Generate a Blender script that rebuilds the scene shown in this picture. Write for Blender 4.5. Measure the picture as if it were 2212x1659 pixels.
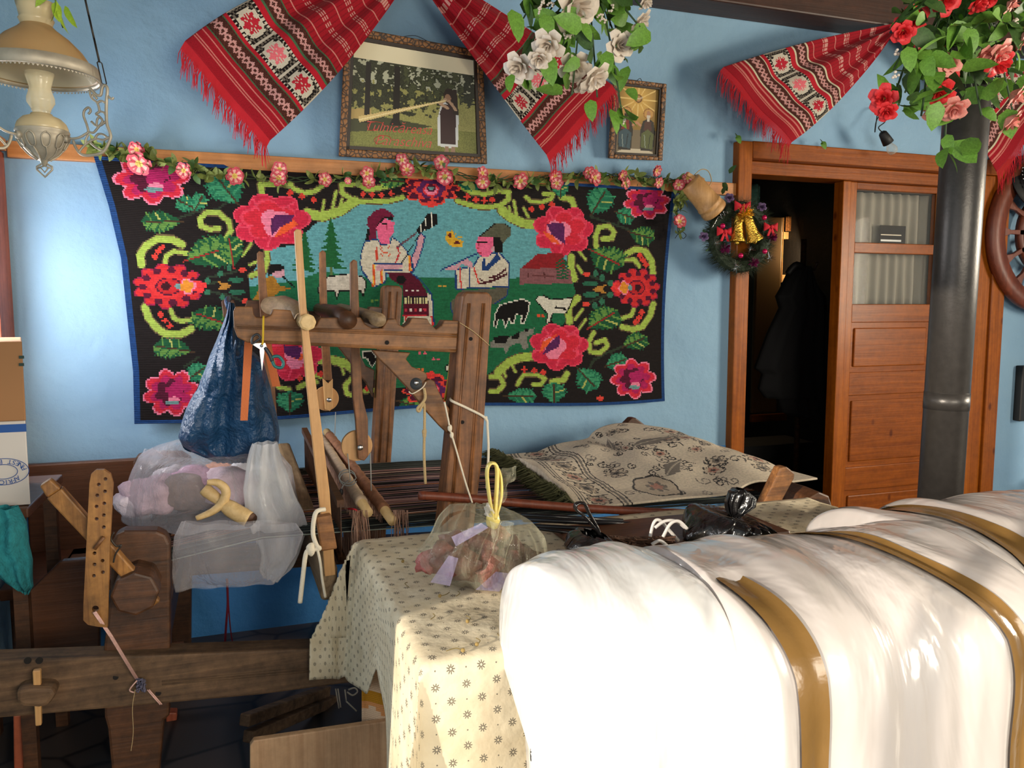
import bpy, bmesh, math, random
import numpy as np
from mathutils import Vector, Matrix, noise
for _o in list(bpy.data.objects): bpy.data.objects.remove(_o, do_unlink=True)
scene = bpy.context.scene
COL = scene.collection
R = math.radians
rnd = random.Random(7)
V = Vector
# ---------------------------------------------------------------- camera
CAMH, PITCH, YAW = 1.37, 5.6, 19.1
camd = bpy.data.cameras.new('camera'); cam = bpy.data.objects.new('camera', camd); COL.objects.link(cam)
camd.sensor_width = 36.0; camd.lens = 36.0 * 1720 / 2212; camd.clip_start = 0.02
cam.location = (0, 0, CAMH); cam.rotation_euler = (R(90 - PITCH), 0, R(-YAW))
scene.camera = cam
# ---------------------------------------------------------------- world, sun, daylight
W = bpy.data.worlds.new('sky'); scene.world = W; W.use_nodes = True
W.node_tree.nodes['Background'].inputs[0].default_value = (0.62, 0.78, 1.0, 1)
W.node_tree.nodes['Background'].inputs[1].default_value = 0.9
def lamp(name, kind, loc, energy, color, **k):
    d = bpy.data.lights.new(name, kind); o = bpy.data.objects.new(name, d); COL.objects.link(o)
    o.location = loc; d.energy = energy; d.color = color
    for a, b in k.items():
        if a == 'aim': o.rotation_euler = (V(b)).to_track_quat('-Z', 'Y').to_euler()
        else: setattr(d, a, b)
    return o
SUN_DIR = V((0.90, 0.42, -0.17))
lamp('sun', 'SUN', (-4, -4, 4), 5.0, (1.0, 0.88, 0.72), aim=SUN_DIR, angle=R(0.8))
lamp('daylight_corner_window', 'AREA', (-0.86, 2.85, 1.44), 25, (0.97, 0.98, 1.0), aim=(1, 0.1, 0.0), shape='RECTANGLE', size=0.76, size_y=0.5)
lamp('daylight_sun_window', 'AREA', (-1.02, 0.0, 1.2), 14, (1.0, 0.95, 0.88), aim=(1, 0.1, -0.1), shape='RECTANGLE', size=1.8, size_y=1.05)
lamp('daylight_near_window', 'AREA', (1.3, -1.95, 1.55), 118, (1.0, 0.90, 0.72), aim=(0, 1, -0.05), shape='RECTANGLE', size=1.9, size_y=1.15)
lamp('daylight_right_window', 'AREA', (5.5, 0.7, 1.65), 225, (1.0, 0.89, 0.70), aim=(-1, 0.15, -0.05), shape='RECTANGLE', size=1.3, size_y=1.1)
vs = scene.view_settings
vs.view_transform = 'Standard'; vs.look = 'None'; vs.exposure = 0.0; vs.gamma = 1.0; vs.use_curve_mapping = False

# ---------------------------------------------------------------- geometry helpers
_p, _a = R(PITCH), R(YAW)
FW = V((math.sin(_a) * math.cos(_p), math.cos(_a) * math.cos(_p), -math.sin(_p)))
RT = V((math.cos(_a), -math.sin(_a), 0)); UP = RT.cross(FW)
def U(x, y, Y=None, X=None, Z=None):
    "survey: where the sight line of a photo point meets a known plane of the room"
    d = FW + RT * ((x - 1106) / 1720) + UP * ((829.5 - y) / 1720)
    t = Y / d.y if Y is not None else X / d.x if X is not None else (Z - CAMH) / d.z
    return V((0, 0, CAMH)) + d * t
def UL(pts, Y): return [U(x, y, Y=Y) for x, y in pts]
ORG = {}
def C(r, g, b, a=1.0):
    f = lambda c: (c / 255 / 12.92) if c / 255 <= 0.04045 else ((c / 255 + 0.055) / 1.055) ** 2.4
    return (f(r), f(g), f(b), a)
class MB:
    def __init__(s): s.v = []; s.f = []; s.c = []; s.uv = None
    def add(s, vs, fs, col=None):
        n = len(s.v); s.v += [V(p) for p in vs]; s.f += [tuple(i + n for i in f) for f in fs]
        if col is not None:
            while len(s.c) < len(s.f) - len(fs): s.c.append((1, 1, 1, 1))
            s.c += [col] * len(fs)
        return s
    def box(s, a, b):
        (x0, y0, z0), (x1, y1, z1) = a, b
        return s.add([(x0, y0, z0), (x1, y0, z0), (x1, y1, z0), (x0, y1, z0), (x0, y0, z1), (x1, y0, z1), (x1, y1, z1), (x0, y1, z1)],
                     [(0, 3, 2, 1), (4, 5, 6, 7), (0, 1, 5, 4), (1, 2, 6, 5), (2, 3, 7, 6), (3, 0, 4, 7)])
    def bar(s, p, q, w, h, up=(0, 1, 0), w2=None, h2=None):
        p, q = V(p), V(q); d = (q - p).normalized(); a = d.cross(V(up)).normalized(); b = a.cross(d)
        w2 = w if w2 is None else w2; h2 = h if h2 is None else h2
        P = []
        for c, ww, hh in ((p, w, h), (q, w2, h2)):
            P += [c - a * ww / 2 - b * hh / 2, c + a * ww / 2 - b * hh / 2, c + a * ww / 2 + b * hh / 2, c - a * ww / 2 + b * hh / 2]
        return s.add(P, [(0, 3, 2, 1), (4, 5, 6, 7), (0, 1, 5, 4), (1, 2, 6, 5), (2, 3, 7, 6), (3, 0, 4, 7)])
    def prism(s, pts, ext):
        n = len(pts); e = V(ext); P = [V(p) for p in pts]
        return s.add(P + [p + e for p in P], [tuple(range(n))[::-1], tuple(range(n, 2 * n))] + [(i, (i + 1) % n, n + (i + 1) % n, n + i) for i in range(n)])
    def tube(s, pts, r, n=8, cap=True, flat=1.0, closed=False):
        pts = [V(p) for p in pts]; m = len(pts)
        rr = r if isinstance(r, (list, tuple)) else [r] * m
        P = []; F = []; last = None
        for i, p in enumerate(pts):
            a, b = (pts[(i - 1) % m], pts[(i + 1) % m]) if closed else (pts[max(i - 1, 0)], pts[min(i + 1, m - 1)])
            d = (b - a).normalized() if (b - a).length > 1e-9 else V((0, 0, 1))
            if last is None:
                ref = V((0, 0, 1)) if abs(d.z) < .9 else V((1, 0, 0)); x = d.cross(ref).normalized()
            else:
                x = (last - d * last.dot(d)); x = x.normalized() if x.length > 1e-6 else d.orthogonal().normalized()
            last = x; y = d.cross(x)
            for k in range(n):
                t = 2 * math.pi * k / n; P.append(p + (x * math.cos(t) + y * math.sin(t) * flat) * rr[i])
        for i in range(m if closed else m - 1):
            for k in range(n):
                j = (i + 1) % m
                F.append((i * n + k, i * n + (k + 1) % n, j * n + (k + 1) % n, j * n + k))
        if cap and not closed: F += [tuple(range(n))[::-1], tuple(range((m - 1) * n, m * n))]
        return s.add(P, F)
    def lathe(s, prof, o, axis=(0, 0, 1), n=24, x=None, wob=None):
        o = V(o); ax = V(axis).normalized(); x = V(x).normalized() if x else ax.orthogonal().normalized(); y = ax.cross(x); m = len(prof); P = []; F = []
        for i, (r, z) in enumerate(prof):
            for k in range(n):
                t = 2 * math.pi * k / n; q = r * (wob(t, z) if wob else 1)
                P.append(o + ax * z + (x * math.cos(t) + y * math.sin(t)) * q)
        for i in range(m - 1):
            for k in range(n): F.append((i * n + k, i * n + (k + 1) % n, (i + 1) * n + (k + 1) % n, (i + 1) * n + k))
        F += ([tuple(range(n))[::-1]] if prof[0][0] < .004 else []) + ([tuple(range((m - 1) * n, m * n))] if prof[-1][0] < .004 else [])
        return s.add(P, F)
    def grid(s, nu, nv, fn, col=None, uv=None, wrapv=False):
        n0 = len(s.v); P = [fn(i / nu, j / nv) for i in range(nu + 1) for j in range(nv + 1)]
        F = [(i * (nv + 1) + j, (i + 1) * (nv + 1) + j, (i + 1) * (nv + 1) + j + 1, i * (nv + 1) + j + 1) for i in range(nu) for j in range(nv)]
        if uv: s.uv = (s.uv or []) + [uv(i / nu, j / nv) for i in range(nu + 1) for j in range(nv + 1)]
        n = len(s.v); s.v += [V(p) for p in P]; s.f += [tuple(k + n for k in f) for f in F]
        if col: s.c += [col((i + .5) / nu, (j + .5) / nv) for i in range(nu) for j in range(nv)]
        return s
    def ell(s, c, r, n=12, m=8, jit=0, seed=0):
        c = V(c); r = V(r) if hasattr(r, '__len__') else V((r, r, r))
        def fn(u, v):
            t = 2 * math.pi * u; p = math.pi * (v - .5); d = V((math.cos(p) * math.cos(t), math.cos(p) * math.sin(t), math.sin(p)))
            k = 1 + jit * noise.noise(d * 1.7 + V((seed * 3.1, seed, 0)))
            return c + V((d.x * r.x, d.y * r.y, d.z * r.z)) * k
        return s.grid(n, m, fn)
def mesh(name, mb, smooth=False, org=None):
    me = bpy.data.meshes.new(name); o = org or V((0, 0, 0))
    me.from_pydata([p - o for p in mb.v], [], mb.f)
    if smooth: me.polygons.foreach_set('use_smooth', [True] * len(me.polygons))
    if mb.c:
        a = me.color_attributes.new('Col', 'FLOAT_COLOR', 'CORNER'); buf = []
        for p, c in zip(me.polygons, mb.c): buf += list(c) * p.loop_total
        a.data.foreach_set('color', buf)
    if mb.uv:
        l = me.uv_layers.new(name='UVMap'); buf = []
        for lp in me.loops: buf += list(mb.uv[lp.vertex_index])
        l.data.foreach_set('uv', buf)
    me.update(); return me
def tag(o, label=None, cat=None, group=None, kind=None):
    for k, v in (('label', label), ('category', cat), ('group', group), ('kind', kind)):
        if v: o[k] = v
    return o
def obj(name, mb, m, parent=None, smooth=False, bevel=0, label=None, solid=0, sub=0, kind=None, seg=2):
    org = ORG.get(parent, V((0, 0, 0))) if parent else V((0, 0, 0))
    me = mb if isinstance(mb, bpy.types.Mesh) else mesh(name, mb, smooth, org)
    if m and not me.materials: me.materials.append(m)
    o = bpy.data.objects.new(name, me); COL.objects.link(o)
    if parent: o.parent = parent; ORG[o] = org
    else: ORG[o] = V((0, 0, 0))
    if solid: s = o.modifiers.new('thick', 'SOLIDIFY'); s.thickness = solid; s.offset = 0
    if sub: s = o.modifiers.new('sub', 'SUBSURF'); s.levels = s.render_levels = sub
    if bevel:
        b = o.modifiers.new('bevel', 'BEVEL'); b.width = bevel; b.segments = seg; b.limit_method = 'ANGLE'; b.angle_limit = R(35)
    if label: o['label'] = label
    if kind: o['kind'] = kind
    return o
def thing(name, label, cat, loc, group=None):
    o = bpy.data.objects.new(name, None); COL.objects.link(o); o.location = loc; o.empty_display_size = .05
    ORG[o] = V(loc); return tag(o, label, cat, group)
def inst(name, me, parent, loc, d=(0, 0, 1), roll=0, sc=1.0):
    o = bpy.data.objects.new(name, me); COL.objects.link(o)
    q = V(d).normalized().to_track_quat('Z', 'Y')
    o.matrix_world = Matrix.Translation(V(loc) - ORG.get(parent, V())) @ q.to_matrix().to_4x4() @ Matrix.Rotation(roll, 4, 'Z') @ Matrix.Scale(sc, 4)
    if parent: o.parent = parent; ORG[o] = ORG[parent]
    return o
def struct(name, mb, m, bevel=0, parent=None, smooth=False):
    o = obj(name, mb, m, parent, smooth, bevel)
    if not parent: o['kind'] = 'structure'
    return o
def cut(o, cmb):
    "cut real holes through a board"
    c = bpy.data.objects.new('cutter', mesh('cutter', cmb, False, ORG.get(o, V()))); COL.objects.link(c); c.parent = o.parent
    b = o.modifiers.new('holes', 'BOOLEAN'); b.object = c; b.solver = 'EXACT'
    bpy.context.view_layer.update()
    dg = bpy.context.evaluated_depsgraph_get(); me = bpy.data.meshes.new_from_object(o.evaluated_get(dg)); o.modifiers.clear(); o.data = me
    bpy.data.objects.remove(c, do_unlink=True)
def catmull(pts, k=6, closed=False):
    P = [V(p) for p in pts]; n = len(P); out = []
    for i in range(n if closed else n - 1):
        if closed: a, b, c, d = P[(i - 1) % n], P[i], P[(i + 1) % n], P[(i + 2) % n]
        else: a, b, c, d = P[max(i - 1, 0)], P[i], P[i + 1], P[min(i + 2, n - 1)]
        for j in range(k):
            t = j / k; out.append(.5 * ((2 * b) + (c - a) * t + (2 * a - 5 * b + 4 * c - d) * t * t + (3 * b - a - 3 * c + d) * t ** 3))
    if not closed: out.append(P[-1])
    return out
def lerp(a, b, t): return a + (b - a) * t
def interp(xs, ys, t): return float(np.interp(t, xs, ys))
def nz(x, y, z=0.0): return noise.noise(V((x, y, z)))
# ---------------------------------------------------------------- materials
def newmat(name):
    m = bpy.data.materials.new(name); m.use_nodes = True; nt = m.node_tree; return m, nt, nt.nodes['Principled BSDF']
def nd(nt, t, inp=None, **props):
    n = nt.nodes.new('ShaderNode' + t)
    for k, v in props.items(): setattr(n, k, v)
    for k, v in (inp or {}).items():
        if isinstance(v, bpy.types.NodeSocket): nt.links.new(v, n.inputs[k])
        else: n.inputs[k].default_value = v
    return n
def ramp(nt, fac, stops):
    n = nt.nodes.new('ShaderNodeValToRGB'); nt.links.new(fac, n.inputs[0]); e = n.color_ramp.elements
    while len(e) < len(stops): e.new(0.5)
    for i, (p, c) in enumerate(stops): e[i].position = p; e[i].color = c
    return n.outputs[0]
def plain(name, c, rough=.6, metal=0, spec=.5, bump=0, bscale=60, var=0, **k):
    m, nt, b = newmat(name); b.inputs['Base Color'].default_value = c; b.inputs['Roughness'].default_value = rough; b.inputs['Metallic'].default_value = metal
    b.inputs['Specular IOR Level'].default_value = spec
    tc = nd(nt, 'TexCoord').outputs['Object']
    if var:
        n = nd(nt, 'TexNoise', {'Vector': tc, 'Scale': bscale * .4, 'Detail': 5.0})
        d = tuple(x * (1 - var) for x in c[:3]) + (1,); l = tuple(min(1, x * (1 + var)) for x in c[:3]) + (1,)
        nt.links.new(ramp(nt, n.outputs[0], [(.3, d), (.7, l)]), b.inputs['Base Color'])
    if bump:
        n = nd(nt, 'TexNoise', {'Vector': tc, 'Scale': bscale, 'Detail': 4.0})
        nt.links.new(nd(nt, 'Bump', {'Height': n.outputs[0], 'Strength': bump, 'Distance': .01}).outputs[0], b.inputs['Normal'])
    for a, v in k.items(): b.inputs[a.replace('_', ' ')].default_value = v
    return m
def wood(name, dark, light, ax='x', rough=.5, dirt=.5, knots=False, sc=1.0, coat=0, fine=55):
    m, nt, b = newmat(name); tc = nd(nt, 'TexCoord').outputs['Object']
    s = {'x': (2.0, fine, fine), 'y': (fine, 2.0, fine), 'z': (fine, fine, 2.0)}[ax]
    mp = nd(nt, 'Mapping', {'Vector': tc, 'Scale': tuple(v * sc for v in s)}).outputs[0]
    n1 = nd(nt, 'TexNoise', {'Vector': mp, 'Scale': 1.0, 'Detail': 7.0, 'Roughness': .65, 'Distortion': .6})
    c = ramp(nt, n1.outputs[0], [(.25, dark), (.75, light)])
    n2 = nd(nt, 'TexNoise', {'Vector': tc, 'Scale': 9.0 * sc, 'Detail': 6.0, 'Roughness': .7})
    n5 = nd(nt, 'TexNoise', {'Vector': tc, 'Scale': 42.0 * sc, 'Detail': 4.0, 'Roughness': .6}); n2m = nd(nt, 'Mix', {0: .38, 2: n2.outputs[0], 3: n5.outputs[0]}, data_type='FLOAT').outputs[0]
    d = ramp(nt, n2m, [(.35, (1 - dirt, 1 - dirt, 1 - dirt * 1.05, 1)), (.62, (1, 1, 1, 1))])
    mx = nd(nt, 'Mix', data_type='RGBA', blend_type='MULTIPLY'); mx.inputs[0].default_value = 1.0
    nt.links.new(c, mx.inputs[6]); nt.links.new(d, mx.inputs[7]); out = mx.outputs[2]
    if knots:
        vo = nd(nt, 'TexVoronoi', {'Vector': nd(nt, 'Mapping', {'Vector': tc, 'Scale': (8, 8, 4.5)}).outputs[0], 'Scale': 1.0})
        k = ramp(nt, vo.outputs['Distance'], [(.05, (.25, .15, .1, 1)), (.13, (1, 1, 1, 1))])
        m2 = nd(nt, 'Mix', data_type='RGBA', blend_type='MULTIPLY'); m2.inputs[0].default_value = .8
        nt.links.new(out, m2.inputs[6]); nt.links.new(k, m2.inputs[7]); out = m2.outputs[2]
    nt.links.new(out, b.inputs['Base Color'])
    b.inputs['Roughness'].default_value = rough; b.inputs['Coat Weight'].default_value = coat; b.inputs['Coat Roughness'].default_value = .25
    nt.links.new(nd(nt, 'Bump', {'Height': n1.outputs[0], 'Strength': .35, 'Distance': .004}).outputs[0], b.inputs['Normal'])
    return m
def plaster(name, c, c2):
    m, nt, b = newmat(name); tc = nd(nt, 'TexCoord').outputs['Object']
    n = nd(nt, 'TexNoise', {'Vector': tc, 'Scale': 2.2, 'Detail': 6.0}); n2 = nd(nt, 'TexNoise', {'Vector': tc, 'Scale': 38.0, 'Detail': 8.0, 'Roughness': .7})
    n3 = nd(nt, 'TexNoise', {'Vector': tc, 'Scale': 5.5, 'Detail': 3.0})
    nt.links.new(ramp(nt, n.outputs[0], [(.3, c2), (.65, c)]), b.inputs['Base Color']); b.inputs['Roughness'].default_value = .75
    b1 = nd(nt, 'Bump', {'Height': n2.outputs[0], 'Strength': .45, 'Distance': .008})
    b2 = nd(nt, 'Bump', {'Height': n3.outputs[0], 'Strength': .5, 'Distance': .03, 'Normal': b1.outputs[0]})
    nt.links.new(b2.outputs[0], b.inputs['Normal']); return m
def woven(name, rough=.9, rows=140, axis='Y', strength=.6, sheen=.2, cross=0):
    "colour comes from the woven cells of the mesh, relief from the weave"
    m, nt, b = newmat(name); a = nd(nt, 'Attribute'); a.attribute_name = 'Col'
    uvn = nd(nt, 'TexCoord').outputs['UV']
    w = nd(nt, 'TexWave', {'Vector': uvn, 'Scale': rows * .314, 'Distortion': .4, 'Detail': 1.0}, bands_direction=axis)
    nz_ = nd(nt, 'TexNoise', {'Vector': uvn, 'Scale': 90.0, 'Detail': 4.0})
    mx = nd(nt, 'Mix', data_type='RGBA', blend_type='MULTIPLY'); mx.inputs[0].default_value = .55
    nt.links.new(a.outputs['Color'], mx.inputs[6]); nt.links.new(ramp(nt, nz_.outputs[0], [(.25, (.45, .45, .45, 1)), (.6, (1, 1, 1, 1))]), mx.inputs[7])
    m3 = nd(nt, 'Mix', data_type='RGBA', blend_type='MULTIPLY'); m3.inputs[0].default_value = .35
    nt.links.new(mx.outputs[2], m3.inputs[6]); nt.links.new(ramp(nt, w.outputs['Fac'], [(.0, (.4, .4, .4, 1)), (.5, (1, 1, 1, 1))]), m3.inputs[7])
    nt.links.new(m3.outputs[2], b.inputs['Base Color']); b.inputs['Roughness'].default_value = rough; b.inputs['Specular IOR Level'].default_value = .2
    b.inputs['Sheen Weight'].default_value = sheen * .3
    nt.links.new(nd(nt, 'Bump', {'Height': w.outputs['Fac'], 'Strength': strength, 'Distance': .003}).outputs[0], b.inputs['Normal'])
    return m
def colattr(name, rough=.5, spec=.4, coat=0):
    m, nt, b = newmat(name); a = nd(nt, 'Attribute'); a.attribute_name = 'Col'; nt.links.new(a.outputs['Color'], b.inputs['Base Color'])
    b.inputs['Roughness'].default_value = rough; b.inputs['Specular IOR Level'].default_value = spec; b.inputs['Coat Weight'].default_value = coat; return m
def film(name, c, alpha, rough=.2, bump=.8, bscale=14, trans=.3, edge=.5):
    "thin plastic film: part see-through, part milky, glossy creases"
    m, nt, b = newmat(name); tc = nd(nt, 'TexCoord').outputs['Object']
    b.inputs['Base Color'].default_value = c; b.inputs['Roughness'].default_value = rough
    mp = nd(nt, 'Mapping', {'Vector': tc, 'Scale': (1.0, 1.0, .45)}).outputs[0]
    n = nd(nt, 'TexNoise', {'Vector': mp, 'Scale': bscale, 'Detail': 5.0, 'Distortion': 1.2})
    n2 = nd(nt, 'TexVoronoi', {'Vector': mp, 'Scale': bscale * 1.1}, feature='DISTANCE_TO_EDGE')
    b1 = nd(nt, 'Bump', {'Height': n.outputs[0], 'Strength': bump, 'Distance': .03})
    b2 = nd(nt, 'Bump', {'Height': n2.outputs['Distance'], 'Strength': bump * .55, 'Distance': .02, 'Normal': b1.outputs[0]})
    nt.links.new(b2.outputs[0], b.inputs['Normal'])
    tr = nd(nt, 'BsdfTransparent', {'Color': (1, 1, 1, 1)}); tl = nd(nt, 'BsdfTranslucent', {'Color': c})
    m1 = nd(nt, 'MixShader', {0: trans}); nt.links.new(b.outputs[0], m1.inputs[1]); nt.links.new(tl.outputs[0], m1.inputs[2])
    fr = nd(nt, 'LayerWeight', {'Blend': .35, 'Normal': b2.outputs[0]})
    al = nd(nt, 'MapRange', {'Value': fr.outputs['Facing'], 'To Min': alpha, 'To Max': min(1, alpha + edge)})
    m2 = nd(nt, 'MixShader'); nt.links.new(al.outputs[0], m2.inputs[0]); nt.links.new(tr.outputs[0], m2.inputs[1]); nt.links.new(m1.outputs[0], m2.inputs[2])
    nt.links.new(m2.outputs[0], nt.nodes['Material Output'].inputs[0]); return m
M = {}
M['blue'] = plaster('blue_limewash', C(138, 174, 200), C(126, 162, 192))
M['white_wall'] = plaster('pale_wall', C(150, 185, 205), C(140, 172, 195))
M['dark_ceiling'] = wood('dark_ceiling_boards', C(48, 26, 17), C(78, 44, 28), 'x', .5, .4)
M['lath'] = wood('pine_lath', C(176, 108, 52), C(214, 146, 84), 'x', .45, .25)
M['pine'] = wood('varnished_pine', C(124, 58, 8), C(178, 98, 22), 'z', .42, .3, True, 1, .12)
M['pine_x'] = wood('varnished_pine_rail', C(116, 54, 9), C(162, 86, 22), 'x', .42, .3, True, 1, .12)
for _k in ('pine', 'pine_x'): M[_k].node_tree.nodes['Principled BSDF'].inputs['Specular IOR Level'].default_value = .15
M['redwood'] = wood('worn_red_frame', C(146, 64, 40), C(190, 100, 66), 'z', .5, .35)
M['loom'] = wood('old_loom_wood', C(84, 48, 24), C(172, 116, 64), 'x', .55, .62)
M['loom_z'] = wood('old_loom_wood_upright', C(80, 45, 23), C(166, 108, 60), 'z', .55, .62)
M['loom_y'] = wood('old_loom_wood_cross', C(100, 76, 52), C(176, 148, 112), 'y', .55, .4)
M['loom_dark'] = wood('smoked_loom_wood', C(50, 29, 16), C(112, 70, 40), 'x', .5, .6)
M['loom_grey'] = wood('dusty_rail_wood', C(70, 48, 32), C(136, 104, 74), 'x', .75, .6)
M['ochre'] = wood('ochre_lever_wood', C(116, 70, 28), C(192, 136, 70), 'z', .5, .55)
M['newwood'] = wood('fresh_pale_wood', C(176, 126, 74), C(216, 168, 110), 'z', .5, .15)
M['newwood_y'] = wood('fresh_pale_rod', C(196, 160, 104), C(228, 196, 142), 'y', .5, .15)
M['bench'] = wood('brown_bench_panel', C(78, 46, 28), C(116, 72, 46), 'x', .4, .2)
M['plank'] = wood('raw_board', C(168, 128, 92), C(206, 168, 130), 'z', .6, .25)
M['shell'] = wood('carved_red_wood', C(92, 42, 26), C(134, 66, 42), 'z', .45, .3)
M['black'] = plain('black', C(14, 13, 14), .6)
M['hole'] = plain('hole_shadow', C(20, 14, 10), .9)
M['metal'] = plain('dull_white_metal', C(176, 166, 148), .5, .35, var=.25, bscale=50)
M['steel'] = plain('steel', C(190, 190, 190), .3, 1)
M['chain'] = plain('dark_chain', C(60, 54, 48), .5, .7)
def opal(name, c, rough, k):
    m = plain(name, c, rough, 0, .5, var=.12, bscale=16); nt = m.node_tree; b = nt.nodes['Principled BSDF']; tl = nd(nt, 'BsdfTranslucent', {'Color': c}); mx = nd(nt, 'MixShader', {0: k}); nt.links.new(b.outputs[0], mx.inputs[1]); nt.links.new(tl.outputs[0], mx.inputs[2]); nt.links.new(mx.outputs[0], nt.nodes['Material Output'].inputs[0]); return m
M['opal'] = opal('opal_glass', C(232, 214, 172), .22, .3)
M['opal_in'] = opal('opal_glass_light', C(246, 240, 220), .18, .6)
M['shade_dirty'] = opal('dusty_opal_shade', C(222, 192, 142), .4, .5)
M['rope'] = plain('twine', C(196, 168, 122), .9, bump=.6, bscale=400)
M['rope_w'] = plain('white_cord', C(226, 214, 192), .85, bump=.4, bscale=500)
M['red'] = plain('red_yarn', C(196, 26, 42), .85)
M['maroon'] = plain('maroon_yarn', C(120, 20, 44), .85)
M['greenleaf'] = plain('silk_leaf', C(104, 148, 56), .5, 0, .4, var=.25, bscale=40)
M['darkleaf'] = plain('dark_silk_leaf', C(62, 92, 42), .55, 0, .4, var=.25, bscale=40)
M['oliveleaf'] = plain('olive_garland_leaf', C(118, 130, 66), .55, var=.3, bscale=40)
M['stem'] = plain('green_stem', C(46, 70, 36), .6)
M['whiterose'] = plain('ivory_petal', C(226, 212, 196), .6, var=.06, bscale=30)
M['redrose'] = plain('scarlet_petal', C(222, 52, 56), .55, var=.15, bscale=30)
M['pinkrose'] = plain('salmon_petal', C(230, 150, 138), .6, var=.12, bscale=30)
M['petal'] = colattr('pink_edged_petal', .6)
M['gold'] = plain('gold_foil', C(214, 172, 70), .22, .9, bump=.6, bscale=120)
M['silver'] = plain('silver_tinsel', C(210, 214, 214), .2, 1)
M['bauble'] = plain('magenta_bauble', C(196, 20, 84), .12, .3)
M['fir'] = plain('fir_needles', C(46, 58, 38), .7, var=.3, bscale=90)
M['pipe'] = plain('grey_painted_pipe', C(64, 61, 59), .38, .5, bump=.05, bscale=120, var=.12)
M['curtain'] = plain('sheer_curtain', C(140, 134, 120), .8)
M['glass'] = film('window_glass', C(200, 205, 205), .04, .05, 0, edge=.1)
M['cardboard'] = plain('brown_cardboard', C(166, 118, 76), .75, var=.05, bscale=8)
M['whitecard'] = plain('white_cardboard', C(222, 212, 204), .6, var=.03, bscale=8)
M['inkblue'] = plain('blue_ink', C(38, 86, 160), .6)
M['teal'] = plain('teal_fleece', C(40, 132, 140), .95, bump=.6, bscale=160, var=.2)
M['orange'] = plain('orange_strap', C(206, 112, 62), .8, bump=.2, bscale=200)
M['bluebag'] = plain('blue_plastic_bag', C(30, 70, 108), .33, 0, .5, bump=.9, bscale=75, var=.15)
M['blackbag'] = plain('black_plastic_bag', C(20, 19, 20), .22, 0, .6, bump=.5, bscale=30)
M['film'] = film('milky_film', C(226, 222, 228), .17, .1, .9, 11, .35, .45)
M['film_w'] = film('white_film', C(240, 240, 242), .42, .14, .7, 10, .4)
M['film_y'] = film('yellowish_film', C(226, 224, 196), .07, .08, .7, 12, .3, .38)
M['ribbon'] = plain('yellow_film_handle', C(228, 208, 120), .3, 0, .5, bump=.3, bscale=30)
M['wrapA'] = plain('white_plastic_wrap', C(238, 236, 234), .3, 0, .5, bump=.45, bscale=9)
M['tape'] = plain('brown_packing_tape', C(124, 94, 52), .2, 0, .5, bump=.3, bscale=16, var=.14)
M['cloth_hang'] = plain('cloth', C(200, 196, 190), .9)
M['floor'] = None
# ---------------------------------------------------------------- the room
YW = 3.45; XL, XR, YB, ZC = -0.80, 5.25, -1.75, 2.92
def floor_mat():
    m, nt, b = newmat('stone_print_floor'); tc = nd(nt, 'TexCoord').outputs['Object']
    v = nd(nt, 'TexVoronoi', {'Vector': tc, 'Scale': 4.2}, feature='DISTANCE_TO_EDGE'); v2 = nd(nt, 'TexVoronoi', {'Vector': tc, 'Scale': 4.2})
    c = ramp(nt, v.outputs['Distance'], [(.01, C(38, 34, 34)), (.05, C(78, 68, 64))])
    mx = nd(nt, 'Mix', data_type='RGBA', blend_type='MULTIPLY'); mx.inputs[0].default_value = .5
    nt.links.new(c, mx.inputs[6]); nt.links.new(ramp(nt, v2.outputs['Color'], [(.2, (.5, .5, .5, 1)), (.8, (1, 1, 1, 1))]), mx.inputs[7])
    nt.links.new(mx.outputs[2], b.inputs['Base Color']); b.inputs['Roughness'].default_value = .45; return m
M['floor'] = floor_mat()
struct('floor', MB().box((XL - .2, YB - .2, -.08), (XR + .2, 6.3, 0)), M['floor'])
ce = struct('ceiling', MB().box((XL - .2, YB - .2, ZC), (XR + .2, YW + .1, ZC + .08)), M['dark_ceiling'])
for i in range(16):
    x = XL + i * .35
    obj('ceiling_plank', MB().box((x + .004, YB, ZC - .018), (x + .346, YW, ZC - .002)), M['dark_ceiling'], ce)
struct('beam_far', MB().box((XL, 3.27, 2.755), (XR, YW, ZC)), M['dark_ceiling'], .008)
struct('beam_middle', MB().box((XL, 1.95, 2.66), (XR, 2.15, ZC)), M['dark_ceiling'], .008)
DX0, DX1, DZ = 2.415, 4.09, 2.10
struct('wall_far', MB().box((XL - .12, YW, 0), (DX0, YW + .12, ZC)).box((DX1, YW, 0), (XR, YW + .12, ZC)).box((DX0, YW, DZ), (DX1, YW + .12, ZC)), M['blue'])
M['skylight_blue'] = plaster('painted_skylight_blue', C(84, 160, 232), C(70, 148, 224)); M['skylight_blue'].node_tree.nodes['Principled BSDF'].inputs['Roughness'].default_value = .4
struct('wall_skylight_tint', MB().box((XL, YW - .006, 0), (2.35, YW - .0005, .66)), M['skylight_blue'])  # added panel: blue skylight on the shaded foot of the wall, put into colour
def wall_holes(name, const, axis, a0, a1, holes, th=.12, mat_=None):
    mb = MB(); cur = a0
    def bx(s0, s1, z0, z1):
        if s1 - s0 < .001 or z1 - z0 < .001: return
        lo, hi = min(const, const + th), max(const, const + th)
        if axis == 'y': mb.box((lo, s0, z0), (hi, s1, z1))
        else: mb.box((s0, lo, z0), (s1, hi, z1))
    for (h0, h1, z0, z1) in holes:
        bx(cur, h0, 0, ZC); bx(h0, h1, 0, z0); bx(h0, h1, z1, ZC); cur = h1
    bx(cur, a1, 0, ZC); return struct(name, mb, mat_ or M['blue'])
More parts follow.
